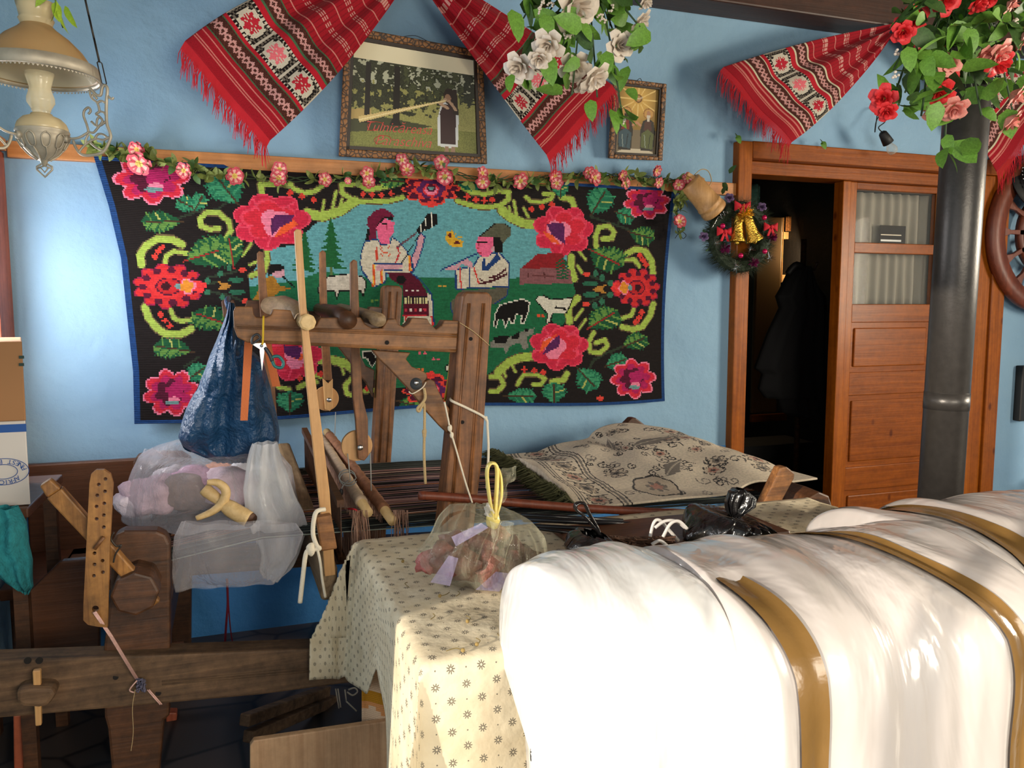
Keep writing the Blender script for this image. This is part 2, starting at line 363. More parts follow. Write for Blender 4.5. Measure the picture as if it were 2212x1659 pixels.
wall_holes('wall_left', XL, 'y', YB, YW, [(-.95, 1.05, .36, 2.0), (2.44, 3.26, 1.17, 1.72)], -.12)
wall_holes('wall_near', YB, 'x', XL - .12, XR + .1, [(.3, 2.3, .95, 2.15)], -.12)
wall_holes('wall_right', XR, 'y', YB, YW + .12, [(0, 1.4, 1.05, 2.2)], .12)
def win(n, const, axis, s0, s1, z0, z1, m):
    mb = MB(); t = .05
    def bx(a0, a1, c0, c1):
        if axis == 'y': mb.box((const - t / 2, a0, c0), (const + t / 2, a1, c1))
        else: mb.box((a0, const - t / 2, c0), (a1, const + t / 2, c1))
    bx(s0, s0 + t, z0, z1); bx(s1 - t, s1, z0, z1); bx(s0, s1, z0, z0 + t); bx(s0, s1, z1 - t, z1); mid = (s0 + s1) / 2; bx(mid - .02, mid + .02, z0, z1)
    struct('window_%d' % n, mb, m, .004)
win(1, XL - .06, 'y', 2.44, 3.26, 1.17, 1.72, M['redwood']); win(2, XL - .06, 'y', -.95, 1.05, .36, 2.0, M['redwood'])
win(3, YB - .06, 'x', .3, 2.3, .95, 2.15, M['redwood']); win(4, XR + .06, 'y', 0, 1.4, 1.05, 2.2, M['redwood'])
struct('trim_1', MB().box((XL, 3.265, .5), (XL + .014, YW - .002, 1.93)), M['redwood'], .003)       # window casing in the corner
struct('trim_2', MB().box((XL + .03, 3.418, 1.912), (2.44, YW, 1.972)), M['lath'], .003)            # hanging lath along the wall
struct('trim_3', MB().box((XL, 2.2, 1.932), (XL + .03, 3.417, 1.975)), M['lath'], .003)
struct('wall_sun_blocker', MB().box((-3.0, .42, 0), (-2.3, 6.0, 4.2)), M['plank'])                       # added unseen block, keeps direct sun out of the corner window
# ---- double door: frame, one leaf open to the passage, one leaf shut
def XP(px, Y): return U(px, 600, Y=Y).x
def ZP(px, py, Y): return U(px, py, Y=Y).z
struct('trim_4', MB().box((2.352, 3.40, 0), (2.432, 3.58, 2.175)), M['pine'], .006)
struct('trim_5', MB().box((2.432, 3.40, 2.095), (XP(2143, 3.42), 3.58, 2.178)), M['pine_x'], .006)
struct('trim_6', MB().box((2.432, 3.46, 2.03), (XP(2143, 3.42), 3.6, 2.094)), M['pine_x'], .004)
struct('trim_7', MB().box((XP(2100, 3.42), 3.41, 0), (XP(2143, 3.42), 3.58, 2.094)), M['pine'], .006)
struct('trim_8', MB().box((XP(2143, 3.4), 3.395, 0), (XP(2171, 3.4), 3.45, 2.19)), M['pine'], .006)
YD = 3.5
d1 = struct('door_1', MB().box((XP(1811, YD), YD - .012, .02), (XP(1828, YD), YD + .06, 2.03)).box((XP(1828, YD), YD, .02), (XP(1844, YD), YD + .05, 2.03)), M['pine'], .004)
gx0, gx1, dx1 = XP(1844, YD), XP(2019, YD), XP(2062, YD)
zs = [ZP(1850, y, YD) for y in (408, 523, 546, 657)]
obj('stile', MB().box((gx1, YD, .02), (dx1, YD + .05, 2.03)), M['pine'], d1, bevel=.004)
for z0, z1 in ((zs[0], 2.03), (zs[2], zs[1]), (zs[3] - .1, zs[3])):
    obj('rail', MB().box((gx0, YD + .004, z0), (gx1, YD + .048, z1)), M['pine_x'], d1, bevel=.004)
for z0, z1 in ((zs[1], zs[0]), (zs[3], zs[2])):
    obj('pane', MB().box((gx0 - .002, YD + .02, z0 - .002), (gx1 + .002, YD + .024, z1 + .002)), M['glass'], d1)
    obj('bead', MB().box((gx1 - .014, YD - .006, z0), (gx1, YD + .004, z1)), M['lath'], d1)
pz = [zs[3] - .1, ZP(1840, 805, YD), ZP(1840, 855, YD), ZP(1840, 1010, YD), ZP(1840, 1060, YD)]
for z0, z1 in ((pz[1], pz[0]), (pz[3], pz[2]), (.15, pz[4])):
    obj('panel', MB().box((gx0, YD + .018, z0), (gx1, YD + .04, z1)), M['pine_x'], d1)
    obj('panel_field', MB().box((gx0 + .03, YD + .008, z0 + .03), (gx1 - .03, YD + .02, z1 - .03)), M['pine_x'], d1, bevel=.006)
for z0, z1 in ((pz[2], pz[1]), (pz[4], pz[3]), (.02, .15)):
    obj('rail', MB().box((gx0, YD + .004, z0), (gx1, YD + .048, z1)), M['pine_x'], d1, bevel=.004)
cx0, cx1 = gx0 - .02, gx1 + .02
for k, (z0, z1) in enumerate(((zs[1] - .01, zs[0] - .004), (zs[3] - .01, zs[2] + .005))):
    cm = MB(); ph = k * 1.3
    cm.grid(90, 6, lambda u, v: V((lerp(cx0, cx1, u), YD + .075 + .016 * math.sin(u * 58 + ph + .6 * math.sin(u * 9 + v)) * (1 - .3 * v) + .006 * nz(u * 9, v * 2, k), lerp(z0, z1, v))))
    tag(obj('door_curtain', cm, M['curtain'], smooth=True, solid=.001), ['grey gathered curtain behind the upper glass of the pine door', 'grey gathered curtain behind the lower glass of the pine door'][k], 'curtain', 'curtains of the shut door')
pc = thing('postcard', 'dark glossy photo card tucked behind the upper door glass', 'postcard', (XP(1930, YD), YD + .03, zs[1]))
x0, x1 = XP(1905, YD), XP(1960, YD)
obj('card', MB().box((x0, YD + .028, zs[1]), (x1, YD + .031, ZP(1905, 485, YD))), plain('dark_photo', C(34, 28, 26), .7, 0, .1), pc)
obj('bright_stripe', MB().box((x0 + .006, YD + .0265, zs[1] + .012), (x1 - .03, YD + .028, zs[1] + .022)), plain('photo_light', C(190, 190, 186), .3), pc)
obj('bright_corner', MB().box((x0 + .006, YD + .0265, zs[1] + .045), (x1 - .03, YD + .028, zs[1] + .05)), M['metal'], pc)
# ---- passage behind the open leaf
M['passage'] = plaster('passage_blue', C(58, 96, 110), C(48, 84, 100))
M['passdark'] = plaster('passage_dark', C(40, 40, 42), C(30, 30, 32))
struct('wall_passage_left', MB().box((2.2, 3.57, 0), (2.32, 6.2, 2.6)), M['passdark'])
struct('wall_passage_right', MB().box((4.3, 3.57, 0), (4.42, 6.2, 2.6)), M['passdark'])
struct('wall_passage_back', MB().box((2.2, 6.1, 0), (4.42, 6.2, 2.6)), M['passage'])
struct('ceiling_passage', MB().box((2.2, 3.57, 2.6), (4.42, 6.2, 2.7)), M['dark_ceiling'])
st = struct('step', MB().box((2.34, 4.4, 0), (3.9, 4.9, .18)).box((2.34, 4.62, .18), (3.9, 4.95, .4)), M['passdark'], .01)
def pblk(px0, px1, py0, py1, Y, th=.03):
    a = U(px0, py1, Y=Y); b = U(px1, py0, Y=Y); return MB().box((a.x, Y, a.z), (b.x, Y + th, b.z))
cd = struct('door_2', pblk(1624, 1692, 468, 893, 5.2), plain('cream_door', C(150, 118, 70), .6), .01)
obj('threshold', pblk(1624, 1700, 893, 912, 5.1), M['pine_x'], cd)
lm = thing('wall_shelf', 'lit pale wooden wall shelf with carved side in the passage', 'shelf', U(1705, 620, Y=5.6))
for y0, y1 in ((502, 516), (594, 608)):
    obj('shelf_board', pblk(1690, 1722, y0, y1, 5.5, .2), M['newwood_y'], lm)
obj('side_board', pblk(1688, 1694, 470, 610, 5.5, .2), M['newwood'], lm); obj('back_board', pblk(1690, 1722, 500, 610, 5.72, .02), M['lath'], lm)
mb = MB(); c0 = U(1704, 594, Y=5.55); mb.lathe([(.001, 0), (.03, 0), (.035, .05), (.02, .07), (.024, .085), (.001, .09)], c0, n=14)
tag(obj('jar', mb, M['newwood'], smooth=True), 'small turned wooden jar on the lit passage shelf', 'jar')
mb = MB(); a = U(1690, 500, Y=5.52); b = U(1722, 470, Y=5.52)
mb.grid(30, 6, lambda u, v: V((lerp(a.x, b.x, u), 5.48 + .01 * math.sin(u * 30), lerp(a.z, b.z, v))))
tag(obj('shelf_runner', mb, plain('ochre_fringe', C(150, 104, 60), .9, var=.5, bscale=200), smooth=True, solid=.002), 'ochre fringed runner hanging above the lit passage shelf', 'cloth')
mb = MB(); a = U(1612, 500, Y=5.9); b = U(1740, 405, Y=5.9)
mb.grid(60, 8, lambda u, v: V((lerp(a.x, b.x, u), 5.88 + .02 * math.sin(u * 40), lerp(a.z, b.z, v))), col=lambda u, v: C(30, 44, 54) if (u * 7) % 1 < .2 else C(110, 50, 44) if (((u * 7) % 1 - .55) ** 2 * 9 + ((v * 4) % 1 - .5) ** 2 < .06) else C(64, 120, 134), uv=lambda u, v: (u, v))
tag(obj('patterned_towel', mb, woven('towel_weave_blue', rows=40), smooth=True, solid=.002), 'teal striped towel with dark motifs hanging in the dark passage', 'towel')
def coat():
    t = thing('jacket', 'black jacket hanging in the dark doorway', 'jacket', U(1690, 700, Y=4.2))
    L = [(1716, 575), (1690, 625), (1680, 640), (1688, 665), (1660, 720), (1632, 795), (1648, 808), (1640, 840), (1655, 860), (1678, 850), (1690, 890), (1712, 900)]
    Rr = [(1738, 578), (1765, 625), (1778, 640), (1780, 665), (1785, 720), (1790, 795), (1790, 808), (1790, 840), (1790, 860), (1788, 870), (1785, 890), (1785, 905)]
    def fn(u, v):
        i = v * (len(L) - 1); k = min(int(i), len(L) - 2); f = i - k
        l = lerp(V(L[k]), V(L[k + 1]), f); r = lerp(V(Rr[k]), V(Rr[k + 1]), f); ang = u * 2 * math.pi
        s = (1 - math.cos(ang)) / 2; p = U(lerp(l.x, r.x, s), lerp(l.y, r.y, s), Y=4.2); p.y += .09 * math.sin(ang) + .012 * math.sin(s * 30); return p
    obj('body', MB().grid(40, 33, fn), plain('black_cloth', C(14, 14, 17), .9), t, True)
    obj('collar', MB().tube(catmull([U(1702, 592, Y=4.15), U(1722, 572, Y=4.13), U(1748, 590, Y=4.15)], 5), .022), M['black'], t, True)
coat()
tk = U(1735, 560, Y=4.32); t = thing('coat_stand', 'dark wooden coat stand behind the black jacket in the passage', 'coat stand', (tk.x, 4.32, 0)); obj('pole', MB().tube([(tk.x, 4.32, 0), (tk.x, 4.32, 1.8)], .018, 10), M['loom_dark'], t, True); obj('foot', MB().box((tk.x - .15, 4.2, 0), (tk.x + .15, 4.44, .03)), M['loom_dark'], t); obj('hook', MB().tube([(tk.x, 4.32, 1.62), (tk.x - .01, 4.2, 1.60), (tk.x - .02, 4.16, 1.64)], .008, 8), M['loom_dark'], t, True)
lamp('passage_window_light', 'AREA', (4.2, 5.22, 1.85), 5, (1.0, .66, .34), aim=(-.5, .45, -.15), shape='RECTANGLE', size=.2, size_y=.3)
# ---------------------------------------------------------------- raster helper for woven and printed pictures
class Ras:
    def __init__(s, X, Y, base): s.X = X; s.Y = Y; s.c = np.zeros((len(X), 4)); s.c[:] = base
    def mask(s, pts):
        P = np.array([(p[0], p[1]) for p in pts], float); m = np.zeros(len(s.X), bool)
        sel = np.nonzero((s.X >= P[:, 0].min()) & (s.X <= P[:, 0].max()) & (s.Y >= P[:, 1].min()) & (s.Y <= P[:, 1].max()))[0]
        if not len(sel): return m
        x, y = s.X[sel], s.Y[sel]; ins = np.zeros(len(sel), bool); j = len(P) - 1
        for i in range(len(P)):
            (xi, yi), (xj, yj) = P[i], P[j]
            with np.errstate(divide='ignore', invalid='ignore'):
                ins ^= ((yi > y) != (yj > y)) & (x < (xj - xi) * (y - yi) / (yj - yi + 1e-12) + xi)
            j = i
        m[sel] = ins; return m
    def poly(s, pts, c): s.c[s.mask(pts)] = c
    def stroke(s, pts, w, c, closed=False):
        P = [np.array(p[:2], float) for p in pts]
        if closed: P.append(P[0])
        best = np.full(len(s.X), 1e9)
        for a, b in zip(P[:-1], P[1:]):
            lo = np.minimum(a, b) - w; hi = np.maximum(a, b) + w
            sel = np.nonzero((s.X > lo[0]) & (s.X < hi[0]) & (s.Y > lo[1]) & (s.Y < hi[1]))[0]
            if not len(sel): continue
            d = b - a; L = max(d.dot(d), 1e-9); t = np.clip(((s.X[sel] - a[0]) * d[0] + (s.Y[sel] - a[1]) * d[1]) / L, 0, 1)
            best[sel] = np.minimum(best[sel], np.hypot(s.X[sel] - a[0] - t * d[0], s.Y[sel] - a[1] - t * d[1]))
        s.c[best < w / 2] = c
    def ell(s, cx, cy, rx, ry, c): s.c[((s.X - cx) / rx) ** 2 + ((s.Y - cy) / ry) ** 2 < 1] = c
    def lobes(s, cx, cy, rx, ry, n, amp, c, ph=0, pw=1.0):
        dx, dy = (s.X - cx) / rx, (s.Y - cy) / ry; a = np.arctan2(dy, dx); k = 1 - amp + amp * np.abs(np.cos(n * a / 2 + ph)) ** pw
        s.c[np.hypot(dx, dy) < k] = c
    def sect(s, cx, cy, r0, r1, rx, ry, a0, a1, c):
        dx, dy = (s.X - cx) / rx, (s.Y - cy) / ry; d = np.hypot(dx, dy); a = np.degrees(np.arctan2(dy, dx)) % 360
        s.c[(d > r0) & (d < r1) & (((a - a0) % 360) < ((a1 - a0) % 360))] = c
def PXA(X, Z, Y=YW):
    "wall coordinates (metres) -> pattern drafting units"
    px = np.empty(len(X)); py = np.empty(len(X))
    v = np.stack([X, np.full(len(X), Y), Z - CAMH]); f = np.array(FW) @ v; r = np.array(RT) @ v; u = np.array(UP) @ v
    return 1106 + 1720 * r / f, 829.5 - 1720 * u / f
# ---------------------------------------------------------------- tapestry
def tapestry():
    NU, NV = 440, 150
    ts = [U(x, y, Y=YW) for x, y in ((295, 910), (292, 800), (281, 700), (266, 560), (240, 450), (205, 335))]
    lz, lx = [p.z for p in ts], [p.x for p in ts]
    def pos(u, v):
        zb = .913 - .02 * math.sin(u * math.pi) * 0 - (.012 * math.sin(u * 9)); zt = 1.934 - .008 * abs(math.sin(u * 8.5 + .4)) * (1 - u * .4)
        z = lerp(zb, zt, v); x0 = interp(lz, lx, z) ; x1 = lerp(1.966, 2.012, v ** 1.5) - .018 * math.sin(v * math.pi)
        curl = max(0, 1 - u * 7) ** 2
        return V((lerp(x0, x1, u), YW - .03 - .016 * math.sin(u * 8 + v) * (.4 + .6 * (1 - v)) * .5 - .03 * curl * (1 - .3 * v) - .012 * (1 - v), z))
    us = (np.arange(NU) + .5) / NU; vs_ = (np.arange(NV) + .5) / NV
    cen = [pos(u, v) for u in us for v in vs_]
    X = np.array([p.x for p in cen]); Z = np.array([p.z for p in cen]); Y = np.array([p.y for p in cen]); k = 1.0
    px, py = PXA(X, Z); rs = Ras(px, py, C(26, 20, 20))
    UU = np.repeat(us, NV); VV = np.tile(vs_, NU)
    sky, grd = C(98, 160, 168), C(28, 102, 66)
    LG, OUT, DG, TG, MG = C(164, 188, 82), C(104, 88, 60), C(26, 84, 52), C(62, 146, 104), C(96, 140, 66)
    RED, RED2, PNK, MAR, PUR, ORG_ = C(206, 40, 70), C(226, 70, 96), C(240, 130, 160), C(84, 18, 46), C(90, 34, 88), C(236, 92, 48)
    field = [(540, 640), (538, 600), (560, 565), (575, 540), (640, 530), (672, 490), (690, 478), (735, 470), (770, 440), (830, 440), (868, 430), (900, 425), (960, 425), (984, 436), (1040, 452), (1075, 452), (1098, 478), (1158, 492), (1200, 545), (1228, 556), (1228, 600), (1238, 640), (1222, 690), (1190, 715), (1145, 765), (1095, 780), (1060, 800), (1010, 830), (930, 835), (850, 835), (800, 815), (760, 790), (690, 770), (640, 740), (570, 700), (550, 670)]
    rs.poly(field, sky)
    g = rs.mask(field) & (py > 601 + 18 * np.clip((690 - px) / 150, 0, 1) - 14 * np.exp(-((px - 700) / 40) ** 2)); rs.c[g] = grd
    # stems
    for s_ in ([(395, 445), (420, 460), (470, 455), (500, 430), (498, 395)], [(365, 480), (420, 462)], [(1285, 440), (1270, 470), (1330, 490), (1372, 505)], [(1340, 465), (1325, 490)], [(1270, 780), (1300, 762), (1350, 742)], [(1262, 800), (1275, 775)], [(1320, 775), (1312, 762)], [(450, 600), (500, 590), (520, 583)], [(455, 630), (500, 640), (525, 652)], [(430, 617), (470, 610)], [(1345, 620), (1290, 605), (1262, 595)], [(1345, 625), (1295, 640), (1262, 655)], [(400, 790), (430, 770)]):
        rs.stroke(s_, 5, C(44, 56, 42))
    # scrolls
    SC = [([(309, 573), (306, 553), (319, 533), (342, 518), (372, 518), (395, 530)], 15), ([(359, 568), (362, 553), (377, 544), (405, 549)], 9), ([(316, 663), (324, 686), (342, 709), (362, 721), (392, 721), (415, 710)], 15), ([(370, 668), (377, 686), (392, 694), (418, 690)], 9),
          ([(473, 495), (453, 497), (435, 490), (433, 475), (445, 462), (473, 462), (494, 480), (499, 500), (489, 518)], 11), ([(575, 538), (577, 563), (570, 586), (542, 596)], 11), ([(529, 510), (511, 528)], 5), ([(542, 528), (524, 553)], 5), ([(555, 566), (539, 573)], 5),
          ([(565, 419), (562, 401), (585, 399), (610, 399)], 12), ([(625, 399), (635, 411), (656, 419), (676, 416), (694, 404)], 10), ([(661, 462), (694, 470), (732, 458), (764, 436)], 20), ([(694, 460), (699, 434)], 5), ([(716, 454), (724, 416)], 6), ([(732, 449), (737, 432)], 5),
          ([(761, 400), (736, 400), (736, 418), (764, 436), (802, 437), (837, 436), (867, 428)], 10), ([(774, 400), (791, 411), (817, 408), (857, 398)], 11), ([(984, 436), (1017, 446), (1042, 450), (1075, 446), (1093, 433), (1095, 416), (1070, 414)], 10), ([(989, 403), (1017, 418), (1045, 421), (1075, 413)], 10),
          ([(1131, 428), (1143, 438), (1166, 438), (1186, 431), (1189, 421), (1169, 421)], 8), ([(1207, 428), (1229, 433), (1234, 449)], 12), ([(1080, 456), (1098, 471), (1126, 484), (1158, 487)], 19), ([(1098, 469), (1095, 449)], 5), ([(1112, 474), (1105, 436)], 6), ([(1136, 471), (1126, 451)], 5),
          ([(1294, 517), (1314, 517), (1319, 502), (1308, 490), (1287, 492), (1279, 512), (1281, 536)], 10), ([(1346, 549), (1365, 539), (1385, 543), (1399, 563), (1402, 590)], 12), ([(1340, 563), (1362, 561), (1372, 576)], 8), ([(1402, 657), (1395, 681), (1379, 705), (1358, 711), (1335, 706)], 12), ([(1360, 667), (1355, 681), (1331, 688)], 8),
          ([(1227, 556), (1227, 583), (1234, 603)], 14), ([(1223, 694), (1220, 664), (1240, 644)], 14), ([(1245, 545), (1258, 562)], 5), ([(1240, 575), (1250, 590)], 5), ([(1235, 690), (1250, 668)], 5), ([(1240, 715), (1258, 690)], 5), ([(1279, 740), (1298, 733), (1304, 746), (1287, 762), (1267, 759), (1264, 738), (1274, 718)], 9),
          ([(1071, 802), (1095, 781), (1119, 771), (1148, 769)], 17), ([(1080, 798), (1088, 812)], 5), ([(1100, 786), (1108, 802)], 5), ([(1055, 813), (1075, 813), (1083, 829), (1071, 843), (1055, 843)], 10), ([(1112, 829), (1125, 809), (1152, 808), (1171, 816), (1163, 829), (1146, 829)], 8), ([(1186, 823), (1210, 819), (1217, 806)], 12),
          ([(595, 815), (600, 835), (625, 838)], 8), ([(643, 835), (656, 828), (681, 823)], 10), ([(690, 776), (714, 776), (741, 783), (762, 797)], 18), ([(735, 790), (740, 806)], 5), ([(755, 817), (743, 831), (746, 848), (765, 853)], 10), ([(784, 843), (803, 841)], 9), ([(660, 800), (690, 812)], 9)]
    for p, w in SC: rs.stroke(p, w + 4, OUT)
    for p, w in SC: rs.stroke(p, w, LG)
    def dot(x, y, c=C(214, 62, 52)): rs.stroke([(x - 4, y), (x + 4, y)], 6, c); rs.stroke([(x, y - 4), (x, y + 4)], 6, c)
    for x, y in ((625, 419), (651, 427), (676, 434), (782, 421), (802, 422), (822, 423), (842, 420), (1005, 427), (1024, 433), (1042, 435), (1059, 433), (1143, 454), (1165, 449), (1186, 444), (353, 535), (345, 544), (337, 556), (349, 680), (359, 692), (369, 703), (1374, 554), (1381, 563), (1387, 573), (1377, 675), (1371, 687), (1364, 696), (1127, 797), (1148, 800), (1167, 803), (790, 838), (645, 815), (690, 806)): dot(x, y)
    # leaves
    def leaf(x, y, L, w, ang, teal=False, vein=C(70, 52, 36)):
        a = R(ang); ca, sa = math.cos(a), math.sin(a); base, hi = (C(34, 112, 82), TG) if teal else (DG, MG)
        F = lambda s, t: (x + (s * ca - t * sa) * L, y + (s * sa + t * ca) * w)
        n = 9; up = []; dn = []
        for i in range(n + 1):
            s = -.5 + i / n; h = .5 * math.sin(math.pi * (i / n) ** .75) ** .8
            up += [F(s, -h), F(s - .02, -h * .74)]; dn += [F(s, h), F(s - .02, h * .74)]
        rs.poly(up + dn[::-1], base)
        up2 = []
        for i in range(n + 1):
            s = -.5 + i / n; h = .5 * math.sin(math.pi * (i / n) ** .75) ** .8; up2 += [F(s, h * .95), F(s - .03, h * .45)]
        rs.poly(up2 + [F(.45, 0), F(-.45, .08)], hi)
        for i in (2, 4, 6):
            s = -.5 + i / n; rs.stroke([F(s, -.08), F(s - .12, -.36)], max(3, w * .07), hi if i != 4 else C(176, 180, 96))
            rs.stroke([F(s, .1), F(s - .1, .38)], max(3, w * .06), base)
        rs.stroke([F(-.4, 0), F(.55, 0)], 3.5, vein)
    RV = C(150, 44, 40)
    for a in ((352, 481, 84, 52, 0), (490, 412, 92, 70, 60, True), (405, 444, 48, 40, 30, True), (430, 440, 40, 40, 120, True), (455, 548, 118, 78, 155, False, RV), (500, 545, 60, 70, 80, False, RV), (462, 690, 100, 60, 30, False, RV), (376, 752, 84, 50, 15), (425, 805, 60, 46, 140, True), (1287, 438, 66, 62, 120, True), (1342, 466, 44, 44, 200, True), (1378, 510, 56, 46, 200), (1302, 558, 84, 62, 215, False, RV), (1294, 690, 80, 58, 140, False, RV), (1362, 738, 58, 42, 150), (1260, 816, 62, 56, 230, True), (1322, 782, 48, 44, 160, True), (1190, 848, 58, 46, 90, True), (1119, 854, 66, 38, 180, True), (625, 866, 66, 46, 90, True), (885, 872, 60, 44, 200), (985, 868, 60, 44, 340), (1010, 398, 60, 34, 180, True), (848, 394, 60, 30, 0, False), (1205, 412, 40, 34, 90, True), (655, 362, 80, 26, 180, True), (600, 350, 50, 24, 0, True), (680, 860, 50, 40, 120, False)):
        leaf(*a)
    for x, y in ((449, 607), (476, 592), (495, 580), (449, 632), (481, 642), (1279, 591), (1293, 601), (1311, 612), (1277, 660), (1292, 651), (1310, 638)): rs.ell(x, y, 6, 7, C(50, 110, 84))
    for x, y in ((510, 605), (512, 631), (1268, 613), (1268, 637)): rs.ell(x, y, 17, 6, C(40, 100, 76))
    for x, y in ((524, 584), (530, 651), (1260, 593), (1258, 657), (1288, 858), (390, 410)): rs.ell(x, y, 8, 5, C(224, 70, 58))
    for x, y, f in ((485, 618, 1), (1287, 625, -1)): rs.poly([(x - 15 * f, y - 9), (x + 4 * f, y - 7), (x + 16 * f, y + 1), (x + 4 * f, y + 7), (x - 15 * f, y + 8), (x - 6 * f, y)], C(178, 124, 52))
    # big roses
    def rose(x, y, rx, ry, pur, org_, fl=1):
        rs.lobes(x, y, rx, ry, 7, .2, RED2, .4); rs.lobes(x, y, rx * .95, ry * .95, 7, .22, RED, .4)
        rs.lobes(x - 6 * fl, y - 4, rx * .72, ry * .72, 5, .25, C(232, 66, 92), 1.1); rs.lobes(x - 4 * fl, y - 2, rx * .66, ry * .66, 5, .28, C(214, 42, 62), 1.0)
        for k in range(5):
            a = k * 1.25 + .3; rs.stroke([(x + rx * .5 * math.cos(a), y + ry * .5 * math.sin(a)), (x + rx * .86 * math.cos(a + .12), y + ry * .86 * math.sin(a + .12))], 4, C(232, 72, 100))
        rs.lobes(x + 10 * fl, y + 2, rx * .42, ry * .5, 3, .3, PNK, .5); rs.poly(org_, ORG_); rs.poly(pur, PUR)
    rose(585, 480, 86, 62, [(585, 475), (595, 465), (635, 467), (628, 480), (605, 492), (585, 511)], [(632, 475), (642, 487), (620, 502), (592, 514), (608, 490)])
    rose(1210, 500, 66, 56, [(1174, 484), (1212, 484), (1214, 530), (1186, 509)], [(1165, 500), (1186, 508), (1206, 530), (1184, 524)], -1)
    rose(1200, 748, 64, 52, [(1203, 721), (1201, 748), (1163, 767), (1179, 742)], [(1195, 722), (1176, 745), (1158, 764), (1166, 738)], -1)
    rose(628, 768, 70, 54, [(610, 745), (650, 748), (645, 775), (615, 765)], [(625, 770), (650, 778), (660, 760)])
    # corner flowers
    def corner(x, y, rx, ry, ph):
        rs.lobes(x, y, rx, ry, 8, .26, PNK, ph); rs.lobes(x, y, rx * .93, ry * .92, 8, .28, C(210, 42, 64), ph); rs.lobes(x, y, rx * .74, ry * .74, 8, .34, C(178, 32, 92), ph + .3)
        rs.lobes(x - rx * .05, y, rx * .52, ry * .55, 6, .3, MAR, ph); rs.lobes(x + rx * .12, y - ry * .05, rx * .33, ry * .36, 5, .3, C(176, 34, 96), ph)
        rs.ell(x + rx * .1, y + ry * .3, rx * .2, ry * .13, PNK); rs.ell(x + rx * .05, y + ry * .42, rx * .24, ry * .09, C(110, 150, 150))
    corner(330, 388, 84, 58, .2); corner(1390, 438, 52, 38, .6); corner(372, 845, 62, 52, 1.0); corner(1358, 816, 50, 44, .4)
    # carnations at the middle of each side
    def carn(x, y, rx, ry, f):
        rs.lobes(x, y, rx, ry, 11, .2, C(150, 30, 70), .3); rs.lobes(x, y, rx * .95, ry * .95, 11, .22, C(206, 44, 48), .3)
        for k in range(11):
            a = k * 2 * math.pi / 11 + .25; rs.ell(x + rx * .7 * math.cos(a), y + ry * .7 * math.sin(a), rx * .11, ry * .14, MAR)
        rs.lobes(x - f * rx * .02, y, rx * .5, ry * .56, 6, .15, C(214, 50, 52), 0); rs.ell(x, y, rx * .36, ry * .38, MAR); rs.ell(x, y, rx * .31, ry * .32, C(190, 38, 44)); rs.ell(x - f * rx * .06, y, rx * .13, ry * .17, C(60, 14, 26))
        rs.lobes(x + f * rx * .8, y, rx * .26, ry * .28, 4, .3, C(232, 60, 60), .7); rs.lobes(x + f * rx * .5, y, rx * .26, ry * .36, 4, .3, PNK, .4); rs.lobes(x + f * rx * .5, y, rx * .2, ry * .3, 4, .3, C(222, 140, 46), .4); rs.ell(x + f * rx * .26, y, rx * .08, ry * .14, C(110, 150, 150))
    carn(366, 619, 78, 50, 1); carn(1366, 622, 52, 43, -1)
    def topf(x, y, f):
        rs.lobes(x, y, 64, 36, 10, .25, C(226, 70, 56), .2); rs.lobes(x, y, 58, 31, 10, .28, MAR, .2); rs.lobes(x, y, 44, 25, 8, .3, C(222, 62, 56), .8); rs.lobes(x, y, 32, 21, 6, .2, PUR, .3)
        rs.ell(x, y + 2 * f, 17, 14, C(216, 50, 60)); rs.ell(x, y + 3 * f, 14, 10, PNK); rs.ell(x, y - 2, 10, 8, MAR); rs.ell(x, y - 2, 6, 4, C(110, 150, 150)); rs.lobes(x, y + 33 * f, 16, 8, 4, .3, C(226, 60, 56), 0)
    topf(928, 410, 1); topf(928, 842, -1)
    # trees, house
    def pine(x, y0, y1, w):
        n = 7
        for i in range(n):
            a = lerp(y0, y1, i / n); b = lerp(y0, y1, (i + 1.35) / n); h = w * (.15 + .85 * (i + 1) / n) / 2
            rs.poly([(x, a - 4), (x + h * .7, b - 4), (x + h, b), (x + h * .4, b + 2), (x, b - 3), (x - h * .5, b + 1), (x - h, b - 1), (x - h * .6, b - 6)], C(26, 92, 48))
    rs.stroke([(714, 560), (714, 600)], 6, C(86, 108, 60)); pine(656, 502, 582, 58); pine(713, 476, 575, 66)
    z7 = lambda *p: [(680 + x / 3.95, 360 + y / 3.95) for x, y in p]
    P7 = lambda c, *p: rs.poly(z7(*p), c)
    S7 = lambda c, w, *p: rs.stroke(z7(*p), w / 3.95, c)
    def E7(c, x, y, rx, ry): rs.ell(680 + x / 3.95, 360 + y / 3.95, rx / 3.95, ry / 3.95, c)
    WH, NV_, BK, SK, FP = C(206, 196, 176), C(26, 58, 112), C(16, 14, 14), C(206, 152, 164), C(232, 100, 140)
    P7(C(140, 30, 36), (1740, 870), (1880, 745), (2090, 745), (2120, 870)); P7(C(132, 84, 88), (1730, 870), (2150, 870), (2170, 1000), (1730, 1005)); S7(C(84, 40, 40), 10, (1795, 910), (1795, 950)); S7(C(84, 40, 40), 10, (1935, 905), (1935, 950)); S7(C(104, 58, 60), 8, (1735, 935), (2150, 935))
    for i in range(6): S7(DG, 14, (2070 + i * 6, 800 + i * 30), (2040, 830 + i * 25)); S7(DG, 14, (2090, 790 + i * 30), (2130, 830 + i * 25))
